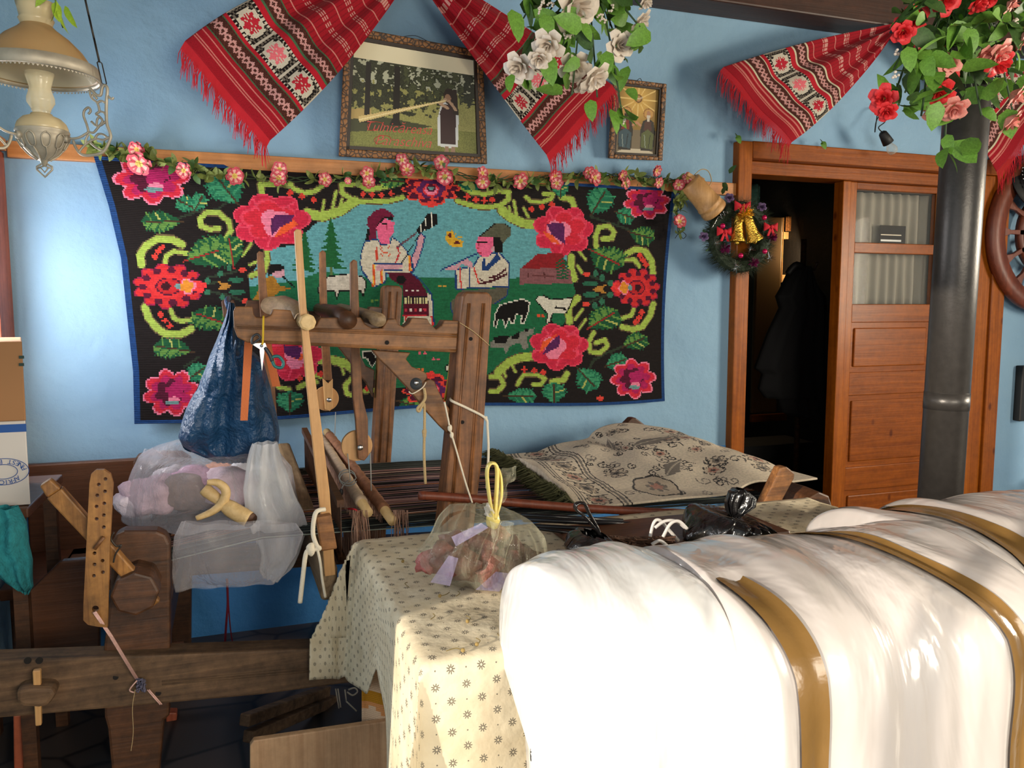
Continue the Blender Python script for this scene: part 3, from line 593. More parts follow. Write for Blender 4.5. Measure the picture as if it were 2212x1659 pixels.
    # boy
    rs.poly([(576, 590), (582, 574), (598, 570), (613, 576), (610, 586), (594, 588), (580, 596)], BK); rs.poly([(586, 592), (596, 585), (612, 584), (614, 596), (604, 600), (586, 598)], SK); rs.poly([(568, 600), (590, 598), (602, 616), (628, 624), (604, 630), (580, 648), (545, 648), (560, 625)], C(160, 110, 36)); rs.stroke([(610, 598), (636, 622)], 3, BK)
    # sheep
    def sheep(pts, fill, line): rs.poly(pts, fill); rs.stroke(pts, 2.4, line, True)
    sheep(z7((30, 1010), (110, 940), (290, 915), (390, 940), (430, 980), (420, 1050), (400, 1110), (385, 1060), (200, 1060), (180, 1130), (160, 1060), (90, 1060), (60, 1100), (20, 1070)), C(200, 190, 176), BK)
    # woman with distaff
    P7(BK, (440, 540), (500, 520), (510, 640), (420, 640)); P7(C(112, 22, 54), (435, 500), (445, 440), (520, 370), (590, 368), (640, 400), (672, 440), (620, 445), (545, 490), (515, 560), (520, 625), (450, 640), (460, 545)); P7(BK, (515, 520), (560, 445), (640, 425), (675, 470), (610, 452), (545, 500))
    P7(FP, (515, 520), (545, 492), (590, 450), (668, 478), (662, 570), (630, 605), (632, 668), (560, 668), (525, 610))
    bl = z7((420, 645), (520, 620), (550, 665), (630, 665), (650, 605), (720, 655), (770, 720), (795, 770), (830, 900), (800, 910), (600, 910), (590, 985), (500, 1030), (460, 980), (400, 900), (378, 830), (390, 720)); rs.poly(bl, WH); rs.stroke(bl, 2.6, NV_, True)
    arm = z7((815, 780), (850, 700), (868, 600), (895, 575), (928, 600), (905, 700), (875, 800), (830, 900)); rs.poly(arm, SK); rs.stroke(arm, 2.4, NV_, True); P7(SK, (520, 838), (735, 835), (735, 870), (515, 890)); S7(NV_, 9, (500, 832), (735, 832)); S7(NV_, 9, (500, 892), (735, 885))
    for a, b in (((792, 768), (806, 895)), ((495, 845), (490, 1015)), ((562, 895), (556, 995))): S7(C(222, 84, 40), 22, a, b); S7(C(232, 176, 60), 8, a, b)
    S7(C(206, 70, 50), 14, (515, 690), (520, 800)); S7(C(190, 40, 50), 14, (690, 690), (712, 740), (680, 820))
    for k in range(3): S7(C(214, 92, 64), 8, (552, 680 + k * 32), (575, 705 + k * 34), (612, 705 + k * 34), (632, 680 + k * 32))
    S7(BK, 9, (572, 490), (610, 490)); S7(BK, 9, (625, 490), (660, 490)); S7(C(150, 30, 60), 9, (585, 555), (612, 555)); S7(C(176, 60, 90), 6, (600, 500), (605, 535)); S7(C(100, 70, 80), 16, (695, 690), (850, 575)); S7(BK, 7, (725, 835), (895, 560))
    P7(BK, (855, 540), (910, 480), (945, 410), (1030, 405), (1032, 500), (960, 540), (870, 575)); [S7(C(225, 220, 205), 9, a, b) for a, b in (((892, 500), (895, 560)), ((930, 455), (930, 545)), ((982, 404), (985, 525)))]
    P7(WH, (940, 1080), (985, 1095), (1005, 1350), (740, 1365), (745, 1275), (960, 1270)); P7(C(86, 16, 38), (605, 905), (805, 905), (870, 955), (945, 1080), (962, 1270), (740, 1275), (740, 1010), (700, 1005), (640, 965)); E7(BK, 725, 965, 40, 36)
    S7(NV_, 11, (805, 905), (900, 980), (985, 1095), (1005, 1350)); P7(C(40, 20, 34), (745, 1110), (950, 1108), (955, 1175), (745, 1175))
    for i in range(8): S7(C(214, 206, 150), 13, (762 + i * 25, 1118), (762 + i * 25, 1165))
    for i in range(5): E7(C(222, 210, 200) if i % 2 else C(190, 50, 70), 765 + i * 40, 1222, 13, 13)
    for i in range(3): E7(C(226, 214, 206), 775 + i * 46, 1055, 10, 9)
    S7(C(190, 40, 56), 10, (745, 1270), (960, 1262)); S7(C(206, 50, 50), 18, (985, 1280), (990, 1350)); S7(C(206, 50, 50), 14, (765, 1285), (765, 1310))
    # man with flute
    P7(C(92, 88, 74), (1150, 1150), (1240, 1060), (1630, 1030), (1622, 1100), (1550, 1160), (1480, 1180), (1240, 1300), (1180, 1290), (1145, 1215)); S7(NV_, 9, (1150, 1150), (1145, 1215), (1185, 1295)); S7(NV_, 9, (1632, 1030), (1622, 1100), (1520, 1170))
    mb_ = z7((1380, 775), (1550, 732), (1640, 830), (1632, 1025), (1190, 1045), (1188, 885), (1340, 850)); rs.poly(mb_, WH); rs.stroke(mb_, 3, NV_, True)
    P7(C(88, 88, 70), (1390, 600), (1520, 490), (1600, 490), (1656, 530), (1650, 590), (1590, 655), (1500, 605)); S7(BK, 8, (1390, 600), (1520, 490), (1600, 490), (1656, 530)); P7(BK, (1490, 598), (1560, 610), (1580, 650), (1580, 735), (1520, 735), (1500, 660)); P7(FP, (1365, 640), (1380, 600), (1500, 602), (1502, 720), (1460, 772), (1420, 772), (1372, 742), (1355, 685)); S7(SK, 30, (1505, 695), (1505, 715))
    S7(BK, 10, (1368, 650), (1398, 650)); S7(BK, 10, (1412, 645), (1455, 645)); S7(C(176, 60, 80), 8, (1385, 660), (1372, 700), (1392, 705)); S7(C(160, 40, 60), 8, (1385, 742), (1402, 742))
    P7(NV_, (1540, 742), (1572, 785), (1450, 895), (1410, 892)); P7(NV_, (1415, 790), (1440, 785), (1440, 880), (1410, 885)); P7(SK, (1100, 865), (1190, 840), (1280, 785), (1335, 830), (1325, 872), (1240, 830), (1195, 885), (1100, 890)); S7(NV_, 12, (1062, 885), (1180, 830), (1370, 742))
    for a, b in (((1222, 860), (1232, 1035)), ((1340, 862), (1385, 1005))): S7(C(206, 50, 46), 11, a, b)
    S7(NV_, 9, (1305, 870), (1305, 1035)); S7(C(70, 24, 34), 20, (1400, 1000), (1500, 975), (1615, 920)); S7(C(70, 24, 34), 16, (1470, 945), (1530, 940), (1605, 880)); S7(C(70, 24, 34), 12, (1392, 965), (1430, 985))
    P7(C(214, 164, 46), (1110, 560), (1160, 550), (1185, 610), (1255, 640), (1240, 692), (1160, 692), (1100, 630)); E7(C(90, 26, 30), 1138, 590, 15, 20); E7(C(90, 26, 30), 1200, 655, 28, 14); S7(C(214, 164, 46), 7, (1170, 600), (1195, 560)); S7(C(214, 164, 46), 7, (1180, 610), (1245, 605))
    bs = z7((1515, 1270), (1560, 1180), (1750, 1128), (1810, 1160), (1800, 1240), (1760, 1340), (1740, 1340), (1742, 1270), (1695, 1260), (1675, 1338), (1655, 1338), (1640, 1290), (1605, 1372), (1588, 1300), (1545, 1300), (1530, 1370), (1512, 1362)); rs.poly(bs, BK); rs.stroke(bs, 2.4, C(222, 218, 205), True)
    sheep(z7((1858, 1140), (1885, 1105), (1935, 1105), (1990, 1135), (2175, 1120), (2120, 1250), (2005, 1250), (1985, 1310), (2000, 1330), (1950, 1335), (1960, 1255), (1895, 1180)), C(214, 208, 192), BK); S7(BK, 16, (2030, 1200), (2110, 1215))
    P7(C(128, 126, 118), (1480, 1490), (1640, 1450), (1760, 1400), (1850, 1375), (1842, 1425), (1785, 1450), (1800, 1545), (1760, 1560), (1725, 1500), (1640, 1530), (1612, 1602), (1590, 1540), (1480, 1540)); P7(BK, (1500, 1450), (1640, 1440), (1610, 1500), (1520, 1500)); P7(BK, (1650, 1450), (1720, 1410), (1725, 1460), (1670, 1470)); P7(BK, (1770, 1380), (1800, 1375), (1795, 1410), (1770, 1410))
    for x, y, c in ((1055, 1020, C(214, 160, 60)), (1095, 1020, C(214, 160, 60)), (1885, 1272, C(216, 80, 50)), (1920, 1272, C(216, 80, 50)), (480, 1145, C(110, 150, 70)), (515, 1145, C(110, 150, 70)), (880, 1590, C(216, 90, 110)), (925, 1590, C(216, 90, 110)), (995, 1640, C(216, 90, 110)), (1035, 1640, C(216, 90, 110)), (905, 1730, C(220, 110, 60)), (870, 1730, C(220, 110, 60))):
        E7(c, x, y, 14, 12); S7(DG, 6, (x, y + 10), (x + 5, y + 40))
    sheep([(780, 757), (800, 757), (812, 775), (800, 792), (792, 775), (780, 770)], BK, C(210, 206, 190)); sheep([(958, 790), (975, 780), (985, 788), (975, 800), (960, 800)], C(214, 208, 192), BK)
    # blue bound edge
    blue = C(28, 66, 122); rs.c[(UU < .008) | (UU > .993) | (VV < .016) | (VV > .984)] = blue
    colr = rs.c.reshape(NU, NV, 4)
    jit = np.random.RandomState(3).rand(NU, NV, 1) * .22 + .86; colr = colr * jit; colr[..., 3] = 1
    mb = MB(); mb.grid(NU, NV, pos, col=None, uv=lambda u, v: (u, v)); mb.c = [tuple(c) for c in colr.reshape(-1, 4)]
    o = obj('tapestry', mb, woven('tapestry_weave', rows=150), smooth=True)
    tag(o, 'black woven tapestry with red roses and two shepherds in folk dress', 'tapestry')
tapestry()
# ---------------------------------------------------------------- embroidered towels
def bez(a, b, c, t): return (V(a) * (1 - t) ** 2 + V(b) * 2 * t * (1 - t) + V(c) * t * t)
def towel(label, Le, Re, Y, gathY, L=1.0, green=True, flip=False, nst=150, fl=.075):
    "Le, Re: edges from the fringed end to the gathered end"
    NU, NV = 190, 84
    root = thing('embroidered_towel', label, 'towel', bez(*[U(*p, Y=gathY) for p in Le], 1.0), 'red embroidered towels on the wall')
    Lw = [U(x, y, Y=yy) for (x, y), yy in zip(Le, (Y, Y, gathY))]; Rw = [U(x, y, Y=yy) for (x, y), yy in zip(Re, (Y, Y, gathY))]
    def pos(u, v):
        p = lerp(bez(*Lw, u), bez(*Rw, u), v); k = min(1, u * 1.7)
        p.y -= .022 * math.sin(v * math.pi * (5.2) + 1.5 * u) * k * (1 - .35 * u) + .010 * math.sin(v * 9 + u * 5) + .012 * (1 - u); p.z += .006 * math.sin(v * 13 + 2) * k; return p
    red, dred = C(160, 18, 34), C(138, 15, 29); br, cream, pinkl, blk, wht, grn = C(84, 40, 30), C(206, 150, 146), C(232, 112, 122), C(22, 16, 14), C(206, 196, 178), C(70, 104, 72)
    def col(u, v):
        u = u / L
        for s, w in ((.045, .004), (.056, .004), (.085, .003)):
            if abs(u - s) < w: return C(206, 120, 110)
        if u < .105: return red
        for a, b in ((.112, .182), (.362, .424)):
            if a - .008 < u < a or b < u < b + .008: return grn if green else C(210, 200, 170)
            if a <= u <= b:
                q = (u - a) / (b - a); t = v * 9; tri = abs((t % 1) - .5) * 2
                if abs(q - (.28 + .44 * tri)) < .09 or abs(q - (.72 - .44 * tri)) < .09: return cream
                return br if (int(v * 150) + int(u * 300)) % 3 else C(60, 28, 22)
        if .205 <= u <= .326:
            q = (u - .2655) / .0605; t = v * 3; k = int(t); s = (t - k - .5) * 2
            h = max(abs(s) * .95, abs(q) * .92, (abs(s) + abs(q)) * .66)
            if h < .68:
                a = math.atan2(q, s); rr = math.hypot(s * .95, q * .85)
                if rr < .56 * (.8 + .2 * math.cos(8 * a)):
                    if rr < .07 or (rr > .22 and abs(math.sin(4 * a)) < .12): return wht
                    return pinkl if k == 1 else C(186, 34, 52)
                return wht
            if h < .77: return blk if (int(v * 120)) % 2 else wht
            if abs(s) > .93: return wht
            if abs(q) > .82: return blk if int(v * 110) % 2 else wht
            return blk if (int(v * 130) + int(u * 260)) % 2 else C(120, 110, 98)
        if .19 < u < .36: return C(186, 26, 44)
        for s in (.53, .655, .80):
            if abs(u - s) < .004 or abs(abs(u - s) - .011) < .0035: return C(206, 150, 140) if int(v * 200) % 3 else red
        for s in (.465, .59, .73):
            if abs(u - s) < .0022: return C(206, 130, 120)
        return red if (int(v * 84) % 4) else dred
    mb = MB().grid(NU, NV, pos, col, uv=lambda u, v: (u * 2, v)); c = obj('cloth', mb, M['towelweave'], root, True, solid=.002)
    fr = MB(); rr = random.Random(len(label) + int(Le[0][0]))
    for i in range(nst):
        v = (i + .5) / nst; p = pos(0, v); n = (pos(0, v) - pos(.06, v)).normalized(); l = fl * (.75 + .5 * rr.random()); sw = rr.uniform(-.012, .012) + .014 * math.sin(i * .35)
        pts = [p, p + n * .018 + V((0, 0, -.012)), p + n * .028 + V((sw * .5, rr.uniform(-.006, .006), -.4 * l)), p + n * .03 + V((sw, rr.uniform(-.01, .01), -l))]
        fr.tube(pts, [.0016, .0016, .0014, .0007], 4, False)
    obj('fringe', fr, M['red'], c, True, kind='stuff')
    return root
M['towelweave'] = woven('towel_weave', rows=160, axis='X', strength=.35)
G0 = (885, -70)
towel('red embroidered towel draped to the left of the framed photograph', [(400, 91), (600, -62), (872, -80)], [(583, 305), (762, 148), (892, -60)], 3.25, 3.34, 1.0)
towel('red embroidered towel beside the ivory roses and the small icon', [(1178, 335), (1035, 165), (890, -62)], [(1318, 185), (1130, 40), (905, -80)], 3.24, 3.32, 1.0)
towel('red embroidered towel hanging over the corner of the door frame', [(1560, 146), (1730, 92), (1924, 55)], [(1706, 308), (1835, 225), (1930, 75)], 3.33, 3.25, 1.12, False, fl=.09)
towel('red towel end showing beside the stovepipe above the door casing', [(2148, 372), (2050, 200), (1935, 58)], [(2290, 190), (2120, 90), (1940, 52)], 3.33, 3.25, 1.12, False, fl=.09)
mb = MB(); [mb.tube([U(x, y, Y=3.44), U(x, y, Y=3.30)], .004, 6) for x, y in ((885, -68),)]
tag(obj('nail', mb, M['steel']), 'nail holding the two towels above the photograph', 'nail')
# ---------------------------------------------------------------- framed pictures
def quad(c4):
    tl, tr, br, bl = c4
    n = (tr - tl).cross(bl - tl).normalized()
    if n.y > 0: n = -n
    return (lambda s, t, o=0: lerp(lerp(bl, br, s), lerp(tl, tr, s), t) + n * o), n
def frame(root, q, n, ws, wt, m, m2):
    b = ((0, ws, 0, 1), (1 - ws, 1, 0, 1), (ws, 1 - ws, 0, wt), (ws, 1 - ws, 1 - wt, 1))
    for s0, s1, t0, t1 in b:
        obj('frame_bar', MB().prism([q(s0, t0, .022), q(s1, t0, .022), q(s1, t1, .022), q(s0, t1, .022)], n * -.022), m, root, bevel=.004)
    k = .45; s0, t0 = ws, wt
    for a in ((s0, s0 + ws * k, t0, 1 - t0), (1 - s0 - ws * k, 1 - s0, t0, 1 - t0), (s0, 1 - s0, t0, t0 + wt * k), (s0, 1 - s0, 1 - t0 - wt * k, 1 - t0)):
        obj('slip', MB().prism([q(a[0], a[2], .016), q(a[1], a[2], .016), q(a[1], a[3], .016), q(a[0], a[3], .016)], n * -.012), m2, root)
def framemat():
    m, nt, b = newmat('carved_gilt_frame'); tc = nd(nt, 'TexCoord').outputs['Object']
    v = nd(nt, 'TexVoronoi', {'Vector': tc, 'Scale': 55.0}, feature='DISTANCE_TO_EDGE'); n = nd(nt, 'TexNoise', {'Vector': tc, 'Scale': 80.0, 'Detail': 5.0})
    nt.links.new(ramp(nt, v.outputs['Distance'], [(.03, C(44, 28, 16)), (.18, C(140, 92, 46))]), b.inputs['Base Color']); b.inputs['Roughness'].default_value = .5
    nt.links.new(nd(nt, 'Bump', {'Height': v.outputs['Distance'], 'Strength': .7, 'Distance': .004}).outputs[0], b.inputs['Normal']); return m
M['gilt'] = framemat(); M['slip'] = plain('dark_slip', C(40, 26, 16), .5); M['print'] = colattr('glossy_print', .45, .3, .0)
def picture(root, q, NU, NV, s0, s1, t0, t1, paint):
    us = s0 + (s1 - s0) * (np.arange(NU) + .5) / NU; ts = t0 + (t1 - t0) * (np.arange(NV) + .5) / NV
    X = np.repeat(us, NV); T = np.tile(ts, NU); rs = Ras(X, 1 - T, (0, 0, 0, 1)); paint(rs); rs.c[:, 3] = 1
    mb = MB().grid(NU, NV, lambda u, v: q(lerp(s0, s1, u), lerp(t0, t1, v), .006)); mb.c = [tuple(c) for c in rs.c]; return obj('print', mb, M['print'], root)
q, n = quad([U(745, 58, Y=3.36), U(1040, 112, Y=3.36), U(1050, 355, Y=3.415), U(731, 338, Y=3.415)])
root = thing('framed_photograph', 'large framed photograph of a woman blowing a long wooden horn', 'picture', q(.5, 0))
frame(root, q, n, .045, .06, M['gilt'], M['slip'])
obj('backing', MB().prism([q(.02, .02, .004), q(.98, .02, .004), q(.98, .98, .004), q(.02, .98, .004)], n * -.006), M['slip'], root)
def paint_photo(r):
    rg = np.random.RandomState(5); nse = rg.rand(len(r.X)); X, Yv = r.X, r.Y
    r.c[:] = np.array(C(150, 146, 84)) * (.75 + .4 * nse)[:, None]; k = Yv > .72; r.c[k] = (np.array(C(122, 124, 62)) * (.7 + .5 * nse)[:, None])[k]
    k = Yv < .22; r.c[k] = C(226, 214, 180)
    f = np.array([nz(x * 22, y * 22, 1) + .6 * nz(x * 60, y * 60, 2) for x, y in zip(X, Yv)])
    k = (Yv > .22) & (Yv < .42 + .05 * f); r.c[k] = (np.array(C(176, 176, 150)) * np.ones((len(X), 1)))[k]
    k = (Yv > .22) & (Yv < .60 + .16 * f - .5 * np.clip(X - .42, 0, 1) ** 1.1) & (f > -.25); r.c[k] = (np.array(C(52, 54, 34)) * (.5 + nse * .8)[:, None])[k]
    k = (Yv > .22) & (Yv < .48 + .06 * f) & (X > .82) & (f > -.35); r.c[k] = (np.array(C(44, 48, 34)) * (.6 + nse * .7)[:, None])[k]
    k = (Yv > .22) & (Yv < .44 + .1 * f) & (X > .42) & (X < .85) & (f > .02); r.c[k] = (np.array(C(70, 74, 46)) * (.6 + nse * .7)[:, None])[k]
    r.poly([(.05, .62), (.2, .60), (.2, .70), (.05, .72)], C(176, 150, 92)); r.poly([(.05, .70), (.3, .66), (.62, .70), (.5, .74), (.05, .80)], C(64, 66, 40))
    for x, w in ((.17, .035), (.37, .045)): r.poly([(x - w * .4, .24), (x + w * .5, .24), (x + w * .5, .68), (x + w, .72), (x - w, .72), (x - w * .5, .66)], C(34, 28, 22))
    r.poly([(.62, .95), (.62, .92), (.78, .93), (.8, .96)], C(70, 70, 44))
    r.poly([(.655, .86), (.66, .62), (.68, .52), (.73, .45), (.80, .50), (.81, .60), (.80, .86), (.73, .88)], C(206, 208, 206)); r.poly([(.68, .84), (.675, .58), (.70, .50), (.79, .50), (.785, .84)], C(56, 34, 34))
    r.ell(.745, .43, .042, .07, C(52, 36, 28)); r.poly([(.72, .38), (.80, .36), (.81, .58), (.77, .58), (.76, .45)], C(46, 32, 26)); r.ell(.735, .445, .022, .035, C(160, 120, 92)); r.stroke([(.73, .53), (.68, .5), (.715, .46)], .025, C(186, 150, 120)); r.stroke([(.79, .54), (.76, .49), (.74, .47)], .022, C(186, 150, 120))
    for x in (.72, .765): r.poly([(x - .013, .86), (x + .014, .86), (x + .012, .95), (x - .016, .95)], C(150, 120, 96))
    r.poly([(.115, .675), (.125, .72), (.72, .475), (.72, .462)], C(206, 180, 120)); r.stroke([(.12, .7), (.72, .468)], .008, C(232, 214, 160))
picture(root, q, 170, 120, .068, .932, .09, .91, paint_photo)
def txt(s, size, m, parent, mat4, shear=0, ext=.0004, name='lettering', off=0):
    cu = bpy.data.curves.new(name, 'FONT'); cu.body = s; cu.size = size; cu.shear = shear; cu.extrude = ext; cu.resolution_u = 4; cu.align_x = 'CENTER'; cu.offset = off
    o = bpy.data.objects.new(name, cu); COL.objects.link(o); bpy.context.view_layer.update()
    me = bpy.data.meshes.new_from_object(o.evaluated_get(bpy.context.evaluated_depsgraph_get())); bpy.data.objects.remove(o, do_unlink=True)
    me.transform(mat4); me.materials.clear(); me.materials.append(m)
    if parent: me.transform(Matrix.Translation(-ORG[parent]))
    o2 = bpy.data.objects.new(name, me); COL.objects.link(o2)
    if parent: o2.parent = parent; ORG[o2] = ORG[parent]
    return o2
def basis(o, x, y):
    x = V(x).normalized(); z = x.cross(V(y)).normalized(); y = z.cross(x); m = Matrix((x, y, z)).transposed().to_4x4(); m.translation = V(o); return m
M['redink'] = plain('red_ink', C(190, 58, 44), .4)
ex, ey = q(1, 0) - q(0, 0), q(0, 1) - q(0, 0)
t1 = txt('Tulnicăreasa', .056, M['redink'], root, basis(q(.385, .225, .0065), ex, ey), .38, off=-.0006); t2 = txt('Paraschiva', .058, M['redink'], root, basis(q(.42, .115, .0065), ex, ey), .38, off=-.0006)
mb = MB()
for s, t in ((.225, .27), (.275, .165)):
    mb.tube(catmull([q(s + .02, t - .03, .007), q(s - .03, t - .045, .007), q(s - .045, t - .005, .007), q(s, t + .025, .007), q(s + .05, t + .02, .007), q(s + .065, t - .002, .007)], 5), .0011, 5)
obj('lettering_flourish', mb, M['redink'], root, True)
mb = MB().tube(catmull([q(.4, 1, .004), q(.5, 1.03, .004), q(.6, 1, .004)], 5), .0012, 5); obj('hanging_wire', mb, M['chain'], root)
q, n = quad([U(1323, 168, Y=3.36), U(1436, 182, Y=3.36), U(1427, 347, Y=3.425), U(1312, 342, Y=3.425)])
root = thing('framed_icon', 'small framed icon of two seated robed figures with halos', 'picture', q(.5, 0))
frame(root, q, n, .085, .055, M['gilt'], M['slip']); obj('backing', MB().prism([q(.03, .03, .004), q(.97, .03, .004), q(.97, .97, .004), q(.03, .97, .004)], n * -.006), M['slip'], root)
def paint_icon(r):
    nse = np.random.RandomState(9).rand(len(r.X)); g = np.clip(1.3 - 2.2 * np.hypot(r.X - .5, (r.Y - .25) * 1.2), .45, 1)
    r.c[:] = np.array(C(206, 164, 84)) * g[:, None]; k = r.Y > .62; r.c[k] = np.array(C(120, 106, 84)); r.ell(.5, .92, .34, .06, C(196, 184, 160))
    for k in range(12):
        a = k * math.pi / 6; r.stroke([(.5 + .1 * math.cos(a), .23 + .07 * math.sin(a)), (.5 + .36 * math.cos(a), .23 + .25 * math.sin(a))], .016, C(226, 194, 120))
    r.ell(.5, .22, .075, .052, C(120, 84, 46)); r.ell(.5, .22, .05, .036, C(182, 140, 90)); r.stroke([(.42, .2), (.5, .225), (.58, .2)], .016, C(200, 180, 150))
    for x, c1, c2, hair in ((.29, C(128, 56, 44), C(64, 84, 92), C(50, 34, 24)), (.71, C(84, 56, 46), C(92, 98, 58), C(206, 196, 178))):
        r.ell(x, .40, .1, .068, C(150, 104, 56)); r.ell(x, .40, .085, .056, C(196, 150, 84)); r.poly([(x - .12, .88), (x - .14, .62), (x - .1, .5), (x, .46), (x + .1, .5), (x + .14, .62), (x + .12, .88)], C(54, 50, 44)); r.poly([(x - .08, .62), (x - .06, .5), (x + .06, .5), (x + .07, .62)], c1)
        r.poly([(x - .11, .84), (x - .12, .66), (x, .6), (x + .12, .66), (x + .1, .86)], c2); r.ell(x, .405, .04, .04, C(176, 128, 96)); r.poly([(x - .035, .42), (x + .035, .42), (x + .02, .5), (x - .02, .5)], hair); r.stroke([(x - .06, .68), (x - .03, .84)], .012, C(150, 160, 150)); r.stroke([(x + .05, .68), (x + .03, .84)], .012, C(36, 36, 34))
    r.stroke([(.42, .56), (.5, .52), (.57, .56)], .03, C(186, 134, 104))
picture(root, q, 64, 92, .125, .875, .085, .915, paint_icon)
mb = MB().tube(catmull([q(.45, 1, .004), q(.5, 1.03, .01), q(.55, 1, .004)], 5), .0014, 5); obj('hanging_wire', mb, M['chain'], root)
# ---------------------------------------------------------------- petals and leaves shared by all the silk flowers
def leaf_mesh(name, m, L=1.0, Wd=.5, fold=.18, droop=.25, nu=5):
    mb = MB()
    def fn(u, v):
        w = Wd * .5 * math.sin(math.pi * u ** .8) ** .75 * (1 + .07 * math.sin(u * 40)); s = (v - .5) * 2
        return V((s * w, fold * abs(s) * w - droop * u * u * L, u * L))
    mb.grid(nu, 2, fn); me = mesh(name, mb, True); me.materials.append(m); return me
def petal_patch(mb, ang, r0, r1, h, wd, curl, z0=0, col=None):
    def fn(u, v):
        s = (v - .5) * 2; r = r0 + (r1 - r0) * u ** .8; w = wd * math.sin(math.pi * (.18 + .68 * u)) ; a = ang + s * w
        zz = z0 + h * (u ** 1.0) - curl * max(0, u - .6) ** 2 * h * 4 - abs(s) * .08 * h * u
        rr = r + curl * .5 * max(0, u - .5) * r1
        return V((rr * math.cos(a), rr * math.sin(a), zz))
    mb.grid(4, 4, fn, col)
def rose_mesh(name, m, seed=0, op=1.0):
    mb = MB(); rr = random.Random(seed)
    for k in range(3): petal_patch(mb, k * 2.1, .02, .16, .95, 1.1, .0, 0)
    for k in range(4): petal_patch(mb, k * 1.6 + .5, .05, .36 * op, .92, .85, .12 + .1 * rr.random(), -.02)
    for k in range(5): petal_patch(mb, k * 1.257 + .2, .08, .62 * op, .82, .72, .35 + .2 * rr.random(), -.04)
    for k in range(5): petal_patch(mb, k * 1.257 + .8, .1, .86 * op, .62, .66, .5 + .25 * rr.random(), -.06)
    me = mesh(name, mb, True); me.materials.append(m); return me
def blossom_mesh(name, n=5, cup=.35):
    mb = MB(); cc, cp, ce_ = C(206, 178, 90), C(214, 160, 146), C(188, 70, 84)
    col = lambda u, v: cc if u < .25 else (cp if u < .7 and .2 < v < .8 else ce_)
    for k in range(n): petal_patch(mb, k * 2 * math.pi / n, .04, .85, cup, .62, .25, .1, col)
    for k in range(n): petal_patch(mb, k * 2 * math.pi / n + .6, .04, 1.0, cup * .6, .6, .2, 0, col)
    mb.ell((0, 0, .16), .09, 8, 5); mb.c += [cc] * (len(mb.f) - len(mb.c)); me = mesh(name, mb, True); me.materials.append(M['petal']); return me
LEAF = leaf_mesh('leaf', M['greenleaf'], 1, .62); LEAFD = leaf_mesh('leaf', M['darkleaf'], 1, .62); LEAFO = leaf_mesh('leaf', M['oliveleaf'], 1, .55, .2, .3)
BLOS = [blossom_mesh('blossom'), blossom_mesh('blossom', 6, .55)]
ROSES = {k: [rose_mesh('rose', M[k + 'rose'], i, 1.0 - .12 * i) for i in range(2)] for k in ('white', 'red', 'pink')}
# ---------------------------------------------------------------- garland along the lath
def garland():
    Y = 3.37; path = [(205, 318), (245, 325), (290, 335), (360, 352), (430, 366), (500, 376), (600, 386), (700, 388), (780, 386), (860, 366), (950, 366), (1040, 388), (1120, 390), (1200, 382), (1280, 377), (1350, 382), (1420, 386), (1478, 398), (1462, 440), (1466, 505)]
    t = thing('flower_garland', 'pink silk flower garland draped along the lath over the tapestry', 'garland', U(850, 375, Y=Y))
    r = random.Random(11); pts = catmull([U(x, y, Y=Y + r.uniform(-.012, .012)) for x, y in path], 8)
    mb = MB()
    for k in range(3): mb.tube([p + V((0, .008 * math.sin(i * .9 + k * 2), .009 * math.cos(i * .8 + k * 2.1))) for i, p in enumerate(pts)], .0022, 5)
    obj('vine', mb, M['stem'], t, True)
    fl = [(302, 352, 25), (297, 322, 17), (398, 368, 17), (506, 380, 19), (604, 366, 17), (603, 386, 19), (701, 388, 16), (752, 390, 8), (792, 374, 16), (797, 395, 15), (869, 345, 15), (879, 368, 17), (954, 352, 18), (961, 380, 20), (1041, 374, 16), (1043, 392, 17), (1123, 390, 21), (1199, 380, 17), (1203, 396, 16), (1272, 372, 16), (1283, 384, 21), (1343, 378, 14), (1350, 396, 15), (1417, 368, 15), (1422, 394, 14), (1466, 398, 15), (1485, 385, 15), (1467, 479, 18)]
    for i, (x, y, s) in enumerate(fl):
        c = U(x, y, Y=Y - .035); f = inst('blossom', BLOS[i % 2], t, c, (r.uniform(-.5, .4), -1, r.uniform(-.7, .3)), r.random() * 6, s * .0018)
    for i in range(0, len(pts) - 3, 2):
        if r.random() < .12: continue
        p = pts[i] + V((r.uniform(-.02, .02), -.012, r.uniform(-.025, .012))); a0 = r.random() * 6
        for k in range(r.choice((3, 4, 5))):
            a = a0 + k * 1.35; d = V((math.cos(a), -.55 + r.uniform(-.3, .3), math.sin(a) * .9)); inst('leaf', LEAFO if r.random() < .8 else LEAFD, t, p, d, r.random() * 6, r.uniform(.038, .056))
    for k, (x, y) in enumerate(((1478, 420), (1462, 440), (1470, 455), (1466, 505))):
        for j in range(3): a = k + j * 2.1; inst('leaf', LEAFO, t, U(x, y, Y=Y - .01), (math.cos(a), -.6, math.sin(a)), a, .036)
    obj('wire_loop', MB().tube(catmull([U(*p, Y=Y) for p in ((1467, 492), (1474, 515), (1482, 508), (1470, 500), (1458, 515))], 5), .0016, 5), M['chain'], t)
garland()
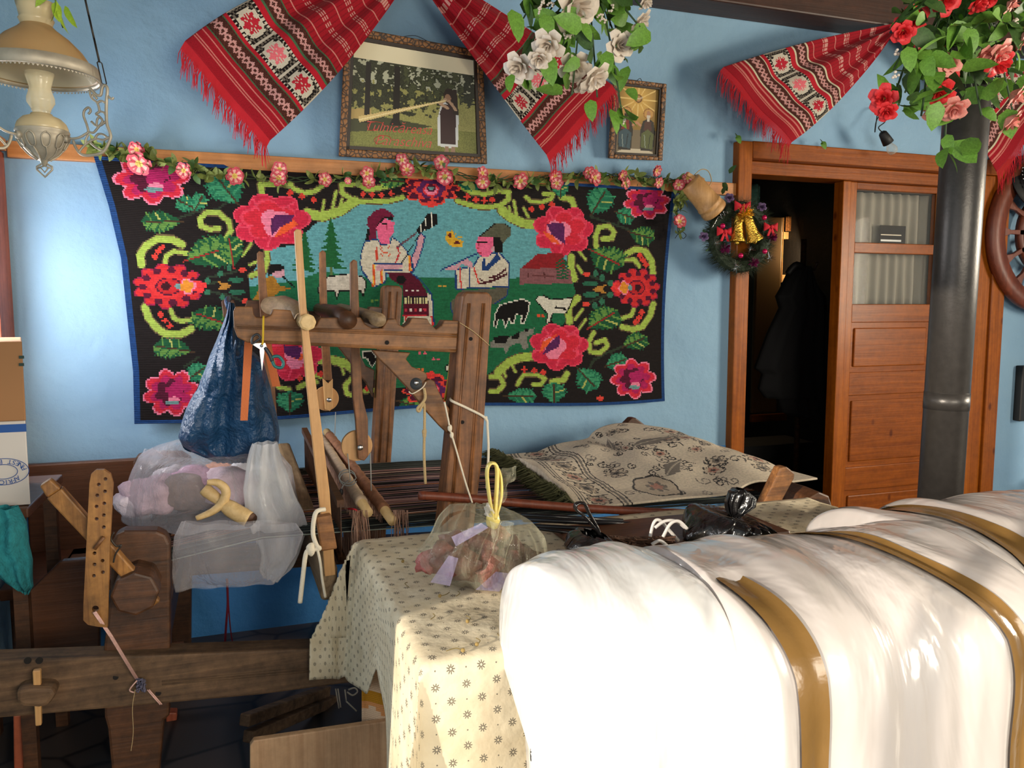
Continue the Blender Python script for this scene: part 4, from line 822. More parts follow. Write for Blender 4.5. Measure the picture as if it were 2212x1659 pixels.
# ---------------------------------------------------------------- wooden bell jug, wreath, bulb at the door
def bell():
    Y = 3.33; a, b = U(1490, 392, Y=Y), U(1545, 458, Y=Y); ax = (b - a).normalized(); L = (b - a).length
    t = thing('wooden_milk_pail', 'small turned wooden pail hanging tilted beside the wreath', 'pail', a)
    pr = [(.001, 0), (.045, 0), (.052, .004), (.052, .02), (.055, .022), (.056, L * .5), (.058, L * .72), (.062, L * .73), (.062, L * .78), (.059, L * .79), (.062, L * .86), (.064, L * .87), (.064, L * .97), (.06, L), (.054, L), (.05, L * .2), (.001, L * .2)]
    obj('body', MB().lathe(pr, a, ax, 32), M['newwood'], t, True)
    obj('lug', MB().bar(a - ax * .03 + V((.0, -.01, .012)), a + ax * .03 + V((0, -.01, .035)), .018, .014), M['newwood'], t, bevel=.003)
    obj('lug', MB().bar(a - ax * .02 + V((.06, -.0, .0)), a + ax * .03 + V((.055, -.0, .03)), .018, .014), M['newwood'], t, bevel=.003)
    obj('handle', MB().tube(catmull([U(*p, Y=Y) for p in ((1500, 378), (1515, 366), (1530, 370), (1537, 390), (1532, 402))], 6), .0022, 6), M['rope'], t, True)
bell()
def wreath():
    Y = 3.335; c = U(1598, 512, Y=Y); t = thing('christmas_wreath', 'christmas wreath with gold bells and magenta flowers on the door jamb', 'wreath', c); r = random.Random(4); Rr = .14
    fir = MB()
    for i in range(4200):
        a = r.random() * 6.2832; b = r.random() * 6.2832; k = r.uniform(.02, .075); ctr = c + V((Rr * math.cos(a), 0, Rr * math.sin(a))); d = V((math.cos(a) * math.cos(b), math.sin(b) * .8, math.sin(a) * math.cos(b))); p = ctr + d * k * .5
        e = (d + V((r.uniform(-.7, .7), r.uniform(-.7, .7), r.uniform(-.7, .7)))).normalized(); s = e.orthogonal().normalized() * .0016; fir.add([p - s, p + s, p + e * .05], [(0, 1, 2)])
    fir.tube([c + V((Rr * math.cos(k * .2618), 0, Rr * math.sin(k * .2618))) for k in range(24)], .032, 8, closed=True)
    obj('fir_ring', fir, M['fir'], t, kind='stuff')
    def P(x, y, o=-.04): return U(x, y, Y=Y + o)
    def one_bell(a, b, r1):
        ax = (b - a).normalized(); L = (b - a).length; mb = MB().lathe([(.001, 0), (r1 * .35, 0), (r1 * .5, L * .1), (r1 * .58, L * .45), (r1 * .7, L * .75), (r1, L * .95), (r1 * 1.04, L), (r1 * .9, L), (r1 * .5, L * .5)], a, ax, 26, wob=lambda q, z: 1 + .03 * math.sin(q * 9))
        g = obj('gold_bell', mb, M['gold'], t, True); obj('clapper', MB().ell(b + ax * .004, .012, 10, 8), M['gold'], g, True)
    one_bell(P(1596, 462, -.06), P(1592, 522, -.06), .038); one_bell(P(1612, 460, -.075), P(1630, 520, -.075), .042)
    bow = MB()
    for k in range(22):
        a = k * .2856; e = V((math.cos(a), -.5 + .3 * math.sin(k * 2.3), math.sin(a))).normalized(); ctr = P(1607, 462, -.09); s = e.orthogonal().normalized() * .008
        bow.add([ctr - s * .4, ctr + s * .4, ctr + e * .035 + s, ctr + e * .05, ctr + e * .035 - s], [(0, 1, 2, 3, 4)])
    obj('gold_bow', bow, M['gold'], t, solid=.0015)
    for x, y, s in ((1604, 445, .045), (1565, 500, .042), (1665, 490, .04)):
        mb = MB(); ctr = P(x, y, -.055)
        for sx in (-1, 1):
            mb.grid(6, 5, lambda u, v: ctr + V((sx * s * u, -.012 * math.sin(u * 3.14) * math.sin(v * 3.14), (v - .5) * s * (.25 + .85 * u)))); mb.grid(4, 3, lambda u, v: ctr + V((sx * s * .45 * u + (v - .5) * .014, -.004, -s * 1.1 * u)))
        mb.ell(ctr + V((0, -.006, 0)), .009, 8, 6); obj('red_bow', mb, M['red'], t, True, solid=.0012)
    for x, y in ((1561, 488), (1651, 470), (1652, 543), (1600, 552)): obj('bauble', MB().ell(P(x, y, -.06), .0125, 14, 10), M['bauble'], t, True)
    for x, y in ((1566, 537), (1667, 513), (1627, 567)):
        mb = MB(); ctr = P(x, y, -.045)
        for k in range(90):
            e = V((r.uniform(-1, 1), r.uniform(-1, .1), r.uniform(-1, 1))).normalized(); s = e.orthogonal().normalized() * .004; mb.add([ctr, ctr + e * .02 - s, ctr + e * .03, ctr + e * .02 + s], [(0, 1, 2, 3)])
        obj('tinsel_flower', mb, plain('magenta_tinsel', C(120, 34, 82), .4), t)
    for x, y in ((1545, 525), (1620, 540), (1590, 572), (1662, 557), (1590, 580)):
        mb = MB(); ctr = P(x, y, -.055)
        for k in range(16): mb.tube([ctr, ctr + V((r.uniform(-1, 1), r.uniform(-.6, .1), r.uniform(-1, 1))).normalized() * r.uniform(.015, .035)], [.001, .0004], 4)
        obj('silver_tinsel', mb, M['silver'], t)
    gl = MB().tube(catmull([P(*p) for p in ((1538, 492), (1545, 480), (1552, 468), (1560, 472), (1556, 462), (1566, 466), (1562, 456), (1573, 462), (1570, 456))], 5), .0022, 5); obj('silver_greeting', gl, M['silver'], t, True)
    mv = plain('mauve_petal', C(104, 80, 120), .6, var=.2, bscale=30)
    for x, y in ((1540, 460), (1520, 512), (1575, 428), (1645, 448)):
        me = rose_mesh('mauve_flower', mv, x, 1); inst('mauve_flower', me, t, P(x, y, -.03), (-.4, -1, .3), 0, .024)
    for x, y, a in ((1530, 505, 3), (1560, 420, 1.5), (1575, 375, 1.2), (1560, 395, -1), (1535, 530, 4)): inst('leaf', LEAFD, t, P(x, y, -.02), (math.cos(a), -.5, math.sin(a)), a, .05)
wreath()
def bulb():
    Y = 3.3; t = thing('light_bulb', 'bare bulb in a black socket hanging above the door frame', 'bulb', U(1905, 285, Y=Y)); a, b = U(1905, 285, Y=Y), U(1919, 309, Y=Y); ax = (b - a).normalized(); L = (b - a).length
    obj('socket', MB().lathe([(.001, 0), (.012, 0), (.02, .008), (.024, L * .5), (.028, L), (.001, L)], a, ax, 20), M['black'], t, True)
    obj('glass_bulb', MB().lathe([(.012, L), (.014, L + .008), (.024, L + .03), (.026, L + .042), (.02, L + .058), (.001, L + .066)], a, ax, 20), film('bulb_glass', C(210, 205, 190), .2, .05, 0), t, True)
    obj('flex', MB().tube(catmull([a, U(1898, 275, Y=Y), U(1912, 262, Y=Y), U(1905, 245, Y=Y), U(1893, 262, Y=Y), U(1890, 285, Y=Y + .05), U(1895, 240, Y=3.4), U(1888, 235, Y=3.44)], 6), .0028, 6), M['black'], t, True)
bulb()
mb = MB().box((U(1778, 300, Y=3.39).x - .012, 3.37, 2.07), (U(1778, 300, Y=3.39).x + .012, 3.398, 2.125))
for nm, x, y, lb in (('leaf_sprig', 1776, 305, 'green silk leaf pinned to the door head'), ('leaf_sprig', 1592, 292, 'green silk leaf tucked at the top of the door jamb')):
    p = U(x, y, Y=3.385); t = thing(nm, lb, 'leaf', p); obj('stem', MB().tube([p + V((0, .015, .012)), p], .0015, 5), M['stem'], t)
    inst('leaf', LEAF, t, p, (.2, -.5, -1), 1, .045); inst('leaf', LEAFD, t, p, (-.5, -.5, -.5), 2, .035)
# ---------------------------------------------------------------- hanging oil lamp
def oil_lamp():
    Y = 2.1; ax = U(87, 200, Y=Y); k = .00098; z = lambda py: U(87, py, Y=Y).z
    t = thing('hanging_oil_lamp', 'old hanging oil lamp with opal glass shade and pierced metal arms', 'lamp', (ax.x, Y, z(380)))
    O = (ax.x, Y, 0); L = lambda pr, m, nm, **q: obj(nm, MB().lathe([(r * k, z(py)) for r, py in pr], O, n=40, **q), m, t, True)
    L([(30, 58), (33, 54), (35, 48), (37, 44), (34, 40), (37, 25), (41, 8), (38, 8), (33, 28), (30, 50)][::1], M['opal'], 'smoke_bell')
    L([(32, 56), (42, 66), (67, 84), (92, 109), (112, 140), (124, 160), (121, 160), (108, 140), (88, 111), (63, 88), (40, 70), (30, 60)], M['shade_dirty'], 'shade')
    L([(119, 158), (106, 138.5), (87, 112.5), (62, 89.5), (40, 72), (5, 70), (5, 71), (39, 73), (61, 91), (85.5, 114), (104, 140), (117, 158)], M['opal_in'], 'shade_lining')
    L([(123, 140), (127, 148), (128, 166), (124, 168), (122, 160), (120, 150)], M['metal'], 'rim')
    mb = MB(); n = 90
    for i in range(n):
        a = 2 * math.pi * i / n; p = V((ax.x + 124 * k * math.cos(a), Y + 124 * k * math.sin(a), z(169))); mb.add([p + V((-.003 * math.sin(a), .003 * math.cos(a), 0)), p - V((-.003 * math.sin(a), .003 * math.cos(a), 0)), p - V((0, 0, .004))], [(0, 1, 2)])
    obj('rim_teeth', mb, M['metal'], t, solid=.001)
    L([(18, 252), (18, 240), (22, 233), (29, 222), (29, 212), (24, 198), (22, 190), (27, 172), (31, 158), (29, 158), (25, 172), (20, 190), (20, 240)], film('lamp_glass', C(236, 226, 196), .42, .08, 0), 'glass_chimney')
    L([(17, 250), (17, 246), (22, 246), (24, 250), (40, 256), (50, 266), (54, 276), (54, 284), (40, 290), (3, 290)], M['opal'], 'oil_font')
    L([(56, 282), (57, 286), (52, 290), (54, 294), (50, 308), (40, 322), (27, 336), (14, 345), (8, 348), (5, 358), (2, 359)], M['metal'], 'cup')
    mb = MB()
    for i in range(10):
        a = i * .6283; P = lambda q, py: V((ax.x + q * k * math.cos(a), Y + q * k * math.sin(a), z(py))); e = V((-math.sin(a), math.cos(a), 0)) * k
        mb.tube(catmull([P(56, 292), P(54, 300) + e * 9, P(45, 318) + e * 7, P(42, 322), P(45, 318) - e * 7, P(54, 300) - e * 9, P(56, 292)], 4), .0016, 5); mb.tube(catmull([P(42, 322), P(30, 335) + e * 3, P(14, 346)], 4), .0016, 5)
    obj('cup_fretwork', mb, M['metal'], t, True)
    F = lambda dx, py: V((ax.x, Y, z(py))) + RT * dx * k
    mb = MB().tube([F(0, 350), F(-18, 360), F(-18, 366), F(0, 382), F(18, 366), F(18, 360)], .0022, 6, closed=True); mb.tube([F(-18, 364), F(0, 358), F(18, 364)], .0018, 5); mb.tube([F(-9, 362), F(0, 372), F(9, 362)], .0018, 5); mb.tube([F(0, 345), F(0, 352)], .005, 8); obj('finial', mb, M['metal'], t, True)
    cur = [[(52, 300), (80, 298), (98, 290), (106, 284), (103, 268), (97, 250), (100, 238), (110, 232), (114, 240), (108, 246)], [(70, 303), (76, 320), (90, 334), (118, 334), (140, 326), (156, 300), (156, 286), (150, 268), (150, 240), (152, 215), (155, 192), (149, 184), (143, 190), (139, 205), (129, 205), (120, 196), (113, 190)], [(106, 284), (118, 286), (130, 274), (140, 262), (134, 252), (126, 246), (134, 240), (130, 222), (118, 212), (113, 195)], [(80, 330), (98, 312), (120, 300), (140, 302), (154, 296)], [(98, 312), (100, 300), (106, 290)], [(108, 306), (122, 318), (138, 326)], [(120, 300), (128, 290), (140, 290), (150, 298)], [(114, 262), (126, 272), (136, 270), (148, 262)], [(126, 272), (128, 258), (134, 252)], [(134, 240), (146, 244), (150, 256)], [(156, 208), (164, 214), (168, 210)], [(118, 212), (122, 204), (130, 214)], [(130, 222), (140, 218), (148, 222)]]
    hooks = []
    for az in (0, 120, 240):
        d = (Matrix.Rotation(R(az), 3, 'Z') @ RT).normalized(); mb = MB(); G = lambda dx, py: V((ax.x, Y, z(py))) + d * dx * k
        for c in cur: mb.tube(catmull([G(*p) for p in c], 4), .0034 if c is cur[1] else .0026, 6)
        mb.tube([G(50, 300), G(60, 300)], .009, 8); obj('arm', mb, M['metal'], t, True); top = G(149, 184); apex = V((ax.x, Y, 2.66)); hooks.append(top)
        def link(p, q2, w=.006, r_=.0013):
            a = (q2 - p).normalized(); s = a.orthogonal().normalized() * w; return [p, p + a * .004 + s, q2 - a * .004 + s, q2, q2 - a * .004 - s, p + a * .004 - s]
        mb = MB(); dirn = (apex - top); n = 16
        for i in range(n):
            p, q2 = top + dirn * (i / n), top + dirn * ((i + 1.06) / n)
            if i % 4 == 0: mb.tube(link(p, q2), .0014, 5, closed=True)
            else: mb.tube([p, q2], .0024, 6)
        obj('chain', mb, M['chain'], t, True)
    obj('ceiling_hook', MB().tube([V((ax.x, Y, 2.65)), V((ax.x, Y, 2.675))], .006, 8), M['chain'], t)
    p = U(118, -10, Y=2.06); s = thing('leaf_spray', 'yellow green silk leaves hanging over the oil lamp', 'leaves', p)
    obj('stem', MB().tube(catmull([V((ax.x + .05, 2.06, 2.66)), p + V((.0, 0, .15)), p, U(136, 60, Y=2.06)], 5), .0016, 5), M['stem'], s)
    yl = leaf_mesh('leaf', plain('lime_leaf', C(160, 190, 60), .5, var=.2, bscale=40), 1, .4)
    for x, y, dx, dz, q in ((118, -6, .1, -1, .06), (128, 20, .1, -1, .062), (140, 12, .3, -1, .05), (112, -20, -.6, -.6, .05), (122, 2, .0, -1, .055)): inst('leaf', yl, s, U(x, y, Y=2.06), (dx, -.2, dz), x, q)
oil_lamp()
# ---------------------------------------------------------------- hanging rose bunches
def bunch(name, label, top, tips, roses, nleaf, Y, seed, kinds, lsize, spray=True, extra=()):
    t = thing(name, label, 'flowers', U(*top, Y=Y)); r = random.Random(seed); mb = MB(); paths = []
    for tx, ty in tips:
        mid = ((top[0] * .45 + tx * .55) + r.uniform(-14, 14), (top[1] * .6 + ty * .4) + r.uniform(-8, 8)); dy = r.uniform(-.14, .12); P = catmull([U(*top, Y=Y), U(*mid, Y=Y + dy * .6), U(tx, ty, Y=Y + dy)], 10); paths.append(P); mb.tube(P, .0026, 5)
    mb.tube([V((U(*top, Y=Y).x, Y, 2.66 if Y > 1.9 else ZC - .018)), U(*top, Y=Y)], .006, 8); obj('stems', mb, M['stem'], t, True)
    for i, (x, y, s, kd) in enumerate(roses):
        c = U(x, y, Y=Y - .10 + r.uniform(-.04, .05)); d = V(((x - top[0]) / 260 + r.uniform(-.3, .3), -.55, -.6 + r.uniform(-.3, .5)))
        ro = inst('rose', ROSES[kd][i % 2], t, c - d.normalized() * s * .0008, d, r.random() * 6, s * (.0019 if kd == 'white' else .00165)); mbs = MB()
    for i in range(nleaf):
        P = paths[i % len(paths)]; j = int((.22 + .78 * r.random() ** .7) * (len(P) - 1)); p = P[j] + V((r.uniform(-.03, .03), r.uniform(-.05, .03), r.uniform(-.03, .03)))
        d = V((r.uniform(-1, 1), r.uniform(-.9, .3), r.uniform(-1.1, .45))); inst('leaf', LEAF if r.random() < .68 else LEAFD, t, p, d, r.random() * 6.28, lsize * r.uniform(.7, 1.2))
    for x, y, ang, s in extra: inst('leaf', LEAF, t, U(x, y, Y=Y - .12), (math.cos(R(ang)), -.35, -math.sin(R(ang))), r.random(), s)
    if spray:
        gm = MB()
        for k in range(7): gm.ell((r.uniform(-1, 1) * .6, r.uniform(-1, 1) * .6, r.uniform(-1, 1) * .6), .28, 7, 5)
        gme = mesh('filler_flower', gm, True); gme.materials.append(M['whiterose'])
        for x, y in spray: inst('filler_flower', gme, t, U(x, y, Y=Y - .1), (0, -1, 0), x, .012)
bunch('rose_bunch', 'bunch of ivory silk roses hanging in front of the red towel', (1262, -70), [(1105, 185), (1165, 190), (1130, 40), (1235, 205), (1290, 210), (1345, 255), (1350, 130), (1400, 80), (1385, 15), (1210, 120), (1180, 60), (1330, 60)],
      [(1253, 20, 40, 'white'), (1118, 148, 28, 'white'), (1182, 100, 25, 'white'), (1165, 130, 20, 'white'), (1243, 148, 26, 'white'), (1342, 98, 27, 'white'), (1388, 48, 20, 'white'), (1398, 6, 16, 'white'), (1290, 172, 26, 'white'), (1262, 186, 18, 'white')], 100, 2.15, 5, None, .074,
      [(1172, 8), (1166, 22), (1190, 10), (1303, 45), (1297, 35), (1320, 18), (1228, 80), (1224, 75), (1348, 264)], [(1105, 20, 75, .085), (1175, 30, 80, .07), (1180, 120, 85, .08), (1310, 110, 95, .065), (1275, 215, 95, .06), (1318, 235, 70, .07), (1340, 250, 20, .055), (1105, 160, 110, .05)])
bunch('rose_bunch', 'bunch of red and pink silk roses hanging around the stovepipe', (2075, -60), [(1925, 60), (1930, 150), (1955, 200), (1920, 240), (1990, 250), (2040, 230), (2040, 330), (2100, 200), (2120, 250), (2190, 250), (2180, 160), (2210, 120), (2150, 60), (2000, 90), (2080, 100), (2200, 30), (1960, 20)],
      [(1972, 50, 26, 'red'), (1952, 72, 20, 'red'), (2047, 167, 26, 'red'), (2164, 142, 26, 'red'), (2048, 2, 22, 'red'), (2118, 12, 20, 'red'), (1906, 214, 22, 'red'), (1916, 244, 18, 'red'), (2030, 205, 24, 'red'), (2130, 126, 24, 'pink'), (2166, 118, 22, 'pink'), (2020, 236, 22, 'pink'), (2062, 240, 22, 'pink'), (2200, 210, 24, 'pink'), (2188, 266, 22, 'pink'), (2210, 88, 22, 'pink'), (2055, 138, 18, 'pink'), (2190, 10, 18, 'pink'), (2140, 0, 18, 'red')], 230, 1.62, 8, None, .068,
      [(2150, 52), (2195, 48), (2085, 90), (2092, 96), (1936, 115), (1934, 160), (2168, 130)], [(2040, 320, 130, .06), (2042, 325, 50, .06), (2045, 290, 100, .05), (2175, 235, 100, .075), (2000, 120, 95, .06), (1960, 100, 95, .06), (2090, 60, 80, .06)])
# ---------------------------------------------------------------- stovepipe, carved wheel, hat
t = thing('stovepipe', 'grey metal stovepipe standing before the pine door', 'stovepipe', (1.965, 1.8, 0))
pa, pb = U(2108, -60, Y=1.8), U(2032, 1050, Y=1.8); dn = (pb - pa).normalized(); bot = pb + dn * ((pb.z - .42) / -dn.z); top = pa - dn * ((ZC - .02 - pa.z) / -dn.z)
obj('pipe', MB().tube([top, bot], .061, 40), M['pipe'], t, True)
for s in (.30, .72): p = lerp(top, bot, s); obj('joint_ring', MB().tube([p, p + dn * .05], .0622, 40), M['pipe'], t, True)
sv = MB().box((bot.x - .2, 1.62, .06), (bot.x + .26, 2.05, bot.z)); obj('stove_body', sv, plain('black_iron', C(28, 26, 26), .5, .5), t, bevel=.02)
for dx in (-.16, .2):
    for y in (1.67, 2.0): obj('stove_leg', MB().tube([(bot.x + dx, y, .0), (bot.x + dx, y, .07)], .018, 10), M['black'], t)
def carved():
    Y = 3.385; c = U(2262, 505, Y=Y); t = thing('carved_wheel', 'carved red brown wooden wheel with cut out petals on the wall', 'wheel', c); Rr = (c - U(2135, 505, Y=Y)).length
    obj('rim', MB().lathe([(Rr * .8, -.02), (Rr, -.02), (Rr * 1.02, 0), (Rr, .03), (Rr * .8, .03), (Rr * .79, 0), (Rr * .8, -.02)], c, (0, -1, 0), 48), M['shell'], t, True)
    obj('inner_ring', MB().lathe([(Rr * .42, -.015), (Rr * .52, -.015), (Rr * .52, .02), (Rr * .42, .02), (Rr * .42, -.015)], c, (0, -1, 0), 40), M['shell'], t, True)
    obj('hub', MB().lathe([(.001, -.02), (Rr * .16, -.02), (Rr * .18, 0), (Rr * .12, .04), (.001, .045)], c, (0, -1, 0), 24), M['shell'], t, True)
    for k in range(14):
        a = k * 2 * math.pi / 14; d = V((math.cos(a), 0, math.sin(a))); e = V((-d.z, 0, d.x)) * .032
        obj('spoke', MB().prism([c + d * Rr * .45 - e * .5, c + d * Rr * .66 - e * .35, c + d * Rr * .83 - e * 1.0, c + d * Rr * .83 + e * 1.0, c + d * Rr * .66 + e * .35, c + d * Rr * .45 + e * .5], (0, -.02, 0)), M['shell'], t, bevel=.003)
    for k in range(6):
        a = k * math.pi / 3 + .3; d = V((math.cos(a), 0, math.sin(a))); obj('inner_spoke', MB().bar(c + d * Rr * .14, c + d * Rr * .44, .03, .02, (0, 1, 0)), M['shell'], t, bevel=.003)
    obj('peg', MB().tube([c, c + V((0, .064, 0))], .012, 8), M['shell'], t)
carved()
c = U(2232, 395, Y=3.36); t = thing('felt_hat', 'black hat with a beaded band on the wall above the carved wheel', 'hat', c)
obj('crown', MB().lathe([(.001, .12), (.07, .115), (.10, .08), (.115, .02), (.118, 0), (.17, -.012), (.172, -.006), (.118, .006), (.1, .0)], c, (0.1, -1, .35), 32), M['black'], t, True)
mb = MB(); axh = V((.1, -1, .35)).normalized(); xh = axh.orthogonal().normalized(); yh = axh.cross(xh)
for k in range(30): a = k * .2094; mb.ell(c + axh * .022 + (xh * math.cos(a) + yh * math.sin(a)) * .119, .006, 6, 4)
obj('beaded_band', mb, M['silver'], t, True); obj('peg', MB().tube([c + V((0, .0, 0)), c + V((0, .088, 0))], .006, 8), M['pine'], t)
a, b = U(2200, 910, Y=3.41), U(2216, 790, Y=3.41); tag(obj('wall_strap', MB().box((a.x, 3.40, a.z), (b.x + .05, 3.45, b.z)), M['black'], bevel=.006), 'black strap hanging on the blue wall beyond the door casing', 'strap')
# ---------------------------------------------------------------- the loom
LN, LF = 2.15, 3.19
LOOM = thing('handloom', 'old dark wooden floor loom with striped warp and pulleys', 'loom', (.6, 2.7, 0))
def LP(name, px, Y, th, m, bevel=.004, parent=None): return obj(name, MB().prism(UL(px, Y), (0, th, 0)), m, parent or LOOM, bevel=bevel)
# uprights
post = LP('post', [(1000, 640), (1007, 630), (1054, 631), (1064, 641), (1057, 745), (1041, 1000), (1027, 1117), (985, 1500), (905, 1500), (957, 1117), (977, 909), (992, 700)], LN, .085, M['loom_z'], .006)
for dx in (.22, .28, .72, .79):
    mb = MB(); mb.tube([U(lerp(998, 1060, dx), 655, Y=LN - .0005), U(lerp(957, 1027, dx), 1117, Y=LN - .0005)], .0028, 6); obj('moulding', mb, M['loom_z'], post, True)
for x, y in ((1017, 732), (999, 912)): obj('peg', MB().tube([U(x, y, Y=LN - .002), U(x, y, Y=LN + .02)], .0055, 10), M['hole'], post)
fpost = LP('post', [(829, 622), (835, 616), (864, 618), (870, 626), (845, 998), (815, 1420), (770, 1420), (806, 998)], LF, .085, M['loom_z'], .006)
for dx in (.3, .36, .75): obj('moulding', MB().tube([U(lerp(830, 868, dx), 630, Y=LF - .0005), U(lerp(806, 845, dx), 998, Y=LF - .0005)], .003, 6), M['loom_z'], fpost, True)
# notched top rails
nr = [(504, 672), (509, 662), (545, 662), (548, 679), (553, 685), (575, 685), (585, 681), (590, 668), (628, 670), (634, 686), (645, 702), (682, 704), (692, 686), (740, 686), (779, 685), (788, 699), (803, 709), (826, 709), (837, 690), (854, 688), (860, 700), (872, 707), (884, 697), (890, 686), (923, 688), (929, 699), (942, 711), (954, 703), (960, 691), (995, 693), (991, 762), (565, 742), (534, 740), (513, 729), (505, 708)]
rail = LP('top_rail', nr, LN + .012, .06, M['loom'], .003)
for (a, b) in (((510, 703), (991, 723)), ((512, 708), (991, 728)), ((560, 737), (990, 757))): obj('moulding', MB().tube([U(*a, Y=LN + .0115), U(*b, Y=LN + .0115)], .0028, 6), M['loom'], rail, True)
obj('peg', MB().tube([U(836, 740, Y=LN + .009), U(836, 740, Y=LN + .03)], .006, 10), M['hole'], rail)
fr_ = [(478, 652), (482, 647), (506, 648), (510, 664), (528, 664), (534, 648), (561, 649), (566, 668), (600, 668), (608, 654), (640, 655), (660, 672), (690, 672), (700, 658), (740, 659), (752, 676), (790, 676), (800, 662), (832, 664), (830, 715), (500, 694), (482, 684)]
LP('top_rail', fr_, LF + .012, .06, M['loom_dark'], .003)
# braces
br = LP('brace', [(804, 756), (887, 762), (877, 776), (890, 792), (910, 800), (922, 807), (923, 817), (917, 824), (929, 819), (939, 823), (947, 843), (960, 868), (972, 884), (968, 937), (953, 923), (922, 889), (883, 841), (845, 800), (820, 776)], LN + .03, .03, M['loom'], .004)
obj('washer', MB().tube([U(899, 829, Y=LN + .026), U(899, 829, Y=LN + .031)], .017, 16), plain('rubber_washer', C(58, 62, 66), .6), br, True); obj('bolt', MB().ell(U(899, 827, Y=LN + .024), (.0075, .005, .0075), 12, 8), M['steel'], br, True)
LP('brace', [(727, 745), (770, 752), (790, 790), (810, 800), (806, 860), (791, 828)], LF + .03, .03, M['loom_dark'], .004)
# overhead rollers
def roller(pts, rs, m, n=14, capm=None):
    P = [U(x, y, Y=Y) for x, y, Y in pts]; return obj('heddle_roller', MB().tube(P, rs, n), m, LOOM, n > 8, bevel=0 if n > 8 else .003)
roller([(664, 696, 2.06), (660, 695, 2.12), (652, 690, 2.24)], [.019, .021, .021], M['newwood_y'], 8)
roller([(652, 690, 2.24), (640, 674, 2.45), (612, 662, 2.8), (580, 660, 3.18), (576, 660, 3.26)], [.024, .032, .037, .033, .026], M['loom_y'], 18)
roller([(752, 692, 2.14), (725, 676, 2.6), (690, 668, 3.22)], [.024, .026, .024], M['loom_dark'], 16)
roller([(819, 691, 2.10), (780, 679, 2.6), (735, 668, 3.22)], [.0185, .022, .023], M['loom_y'], 18)
# beater: two long arms, cap and sley board
LP('beater_arm', [(636, 499), (641, 494), (651, 497), (653, 520), (664, 690), (692, 900), (712, 1060), (725, 1242), (702, 1246), (694, 1120), (680, 1000), (655, 760), (645, 640)], 2.085, .024, M['newwood'], .002)
mb = MB().tube([U(664, 696, Y=2.078), U(664, 696, Y=2.062)], .022, 8); obj('roller_collar', mb, M['newwood_y'], LOOM, bevel=.003)
LP('beater_arm', [(555, 547), (560, 542), (569, 545), (578, 640), (592, 800), (602, 960), (586, 960), (572, 800), (560, 650)], 3.14, .024, M['loom_z'], .002)
LP('beater_arm', [(682, 1118), (716, 1112), (729, 1186), (694, 1192)], 2.06, .03, M['loom'], .004)
mb = MB(); a, b = U(712, 1262, Y=2.11), U(612, 985, Y=3.14)
mb.bar(a, b, .045, .10, (0, 0, 1), .05, .11); obj('sley_board', mb, M['loom_y'], LOOM, bevel=.012, seg=3)
rd = MB(); a, b = U(712, 1090, Y=2.2), U(640, 930, Y=3.12)
for i in range(90):
    p = lerp(a, b, i / 89); rd.bar(p + V((.03, 0, -.16)), p + V((.03, 0, .0)), .003, .003)
rd.bar(a + V((.03, 0, 0)), b + V((.03, 0, 0)), .02, .02, (0, 0, 1)); rd.bar(a + V((.03, 0, -.16)), b + V((.03, 0, -.16)), .02, .02, (0, 0, 1)); obj('reed', rd, M['loom_dark'], LOOM, kind='stuff')
# pulley hangers
def pulley(px, py, r, Y, stick, low, newm):
    LP('pulley_hanger', stick, Y, .022, M['loom_z'], .003)
    if low: LP('hanger_tip', low, Y - .0015, .03, newm, .002)
    c = U(px, py, Y=Y + .011); d = obj('pulley', MB().lathe([(.001, -.009), (r, -.009), (r * 1.0, -.004), (r * .93, 0), (r, .004), (r, .009), (.001, .009)], c + V((0, .024, 0)), (0, 1, 0), 36), M['newwood'], LOOM, False, bevel=.001)
    obj('rivet', MB().ell(U(px + 5, py + 2, Y=Y - .002), (.009, .005, .009), 12, 8), M['steel'], d, True)
    return c
pulley(773, 965, .046, 2.36, [(757, 568), (764, 560), (772, 564), (776, 660), (778, 760), (784, 860), (795, 905), (796, 985), (787, 996), (774, 992), (768, 905), (762, 860), (758, 760)], None, None)
pulley(706, 862, .046, 3.0, [(690, 546), (697, 540), (704, 545), (707, 650), (713, 755), (718, 822), (700, 822), (695, 750), (691, 650)], [(698, 818), (709, 828), (719, 818), (719, 880), (713, 888), (703, 885)], M['newwood'])
mb = MB()
for a, b in (((751, 980, 2.37), (757, 1038, 2.37)), ((800, 978, 2.37), (802, 1060, 2.37)), ((690, 893, 3.0), (692, 938, 3.0)), ((725, 890, 3.0), (723, 946, 3.0))): mb.tube([U(a[0], a[1], Y=a[2]), U(b[0], b[1], Y=b[2])], .0018, 6)
obj('pulley_cords', mb, plain('grey_cord', C(150, 150, 146), .7), LOOM, True)
# heddle shafts with thread loops hanging
def shaft(n, f, r, wrap, hang):
    a, b = U(*n[:2], Y=n[2]), U(*f[:2], Y=f[2]); d = (b - a).normalized(); s = obj('heddle_shaft', MB().tube([a - d * .03, b + d * .02], r, 18), M['newwood_y'], LOOM, True)
    obj('thread_winding', MB().tube([lerp(a, b, .06 + .9 * k / 40) + V((0, 0, .0015 * math.sin(k * 2.1))) for k in range(41)], [r * (1.22 + .06 * math.sin(k * 1.7)) for k in range(41)], 18), wrap, s, True)
    mb = MB(); rr = random.Random(int(n[0]))
    for i in range(150):
        p = lerp(a, b, .05 + .93 * i / 149); w = rr.uniform(-.012, .012); mb.tube([p + V((-r * .9, 0, 0)), p + V((w - r, rr.uniform(-.01, .01), -.13)), p + V((w * 1.6 - .01, rr.uniform(-.012, .012), -.27))], .0011, 3, False)
    obj('heddle_threads', mb, hang, LOOM, kind='stuff')
    return a, b
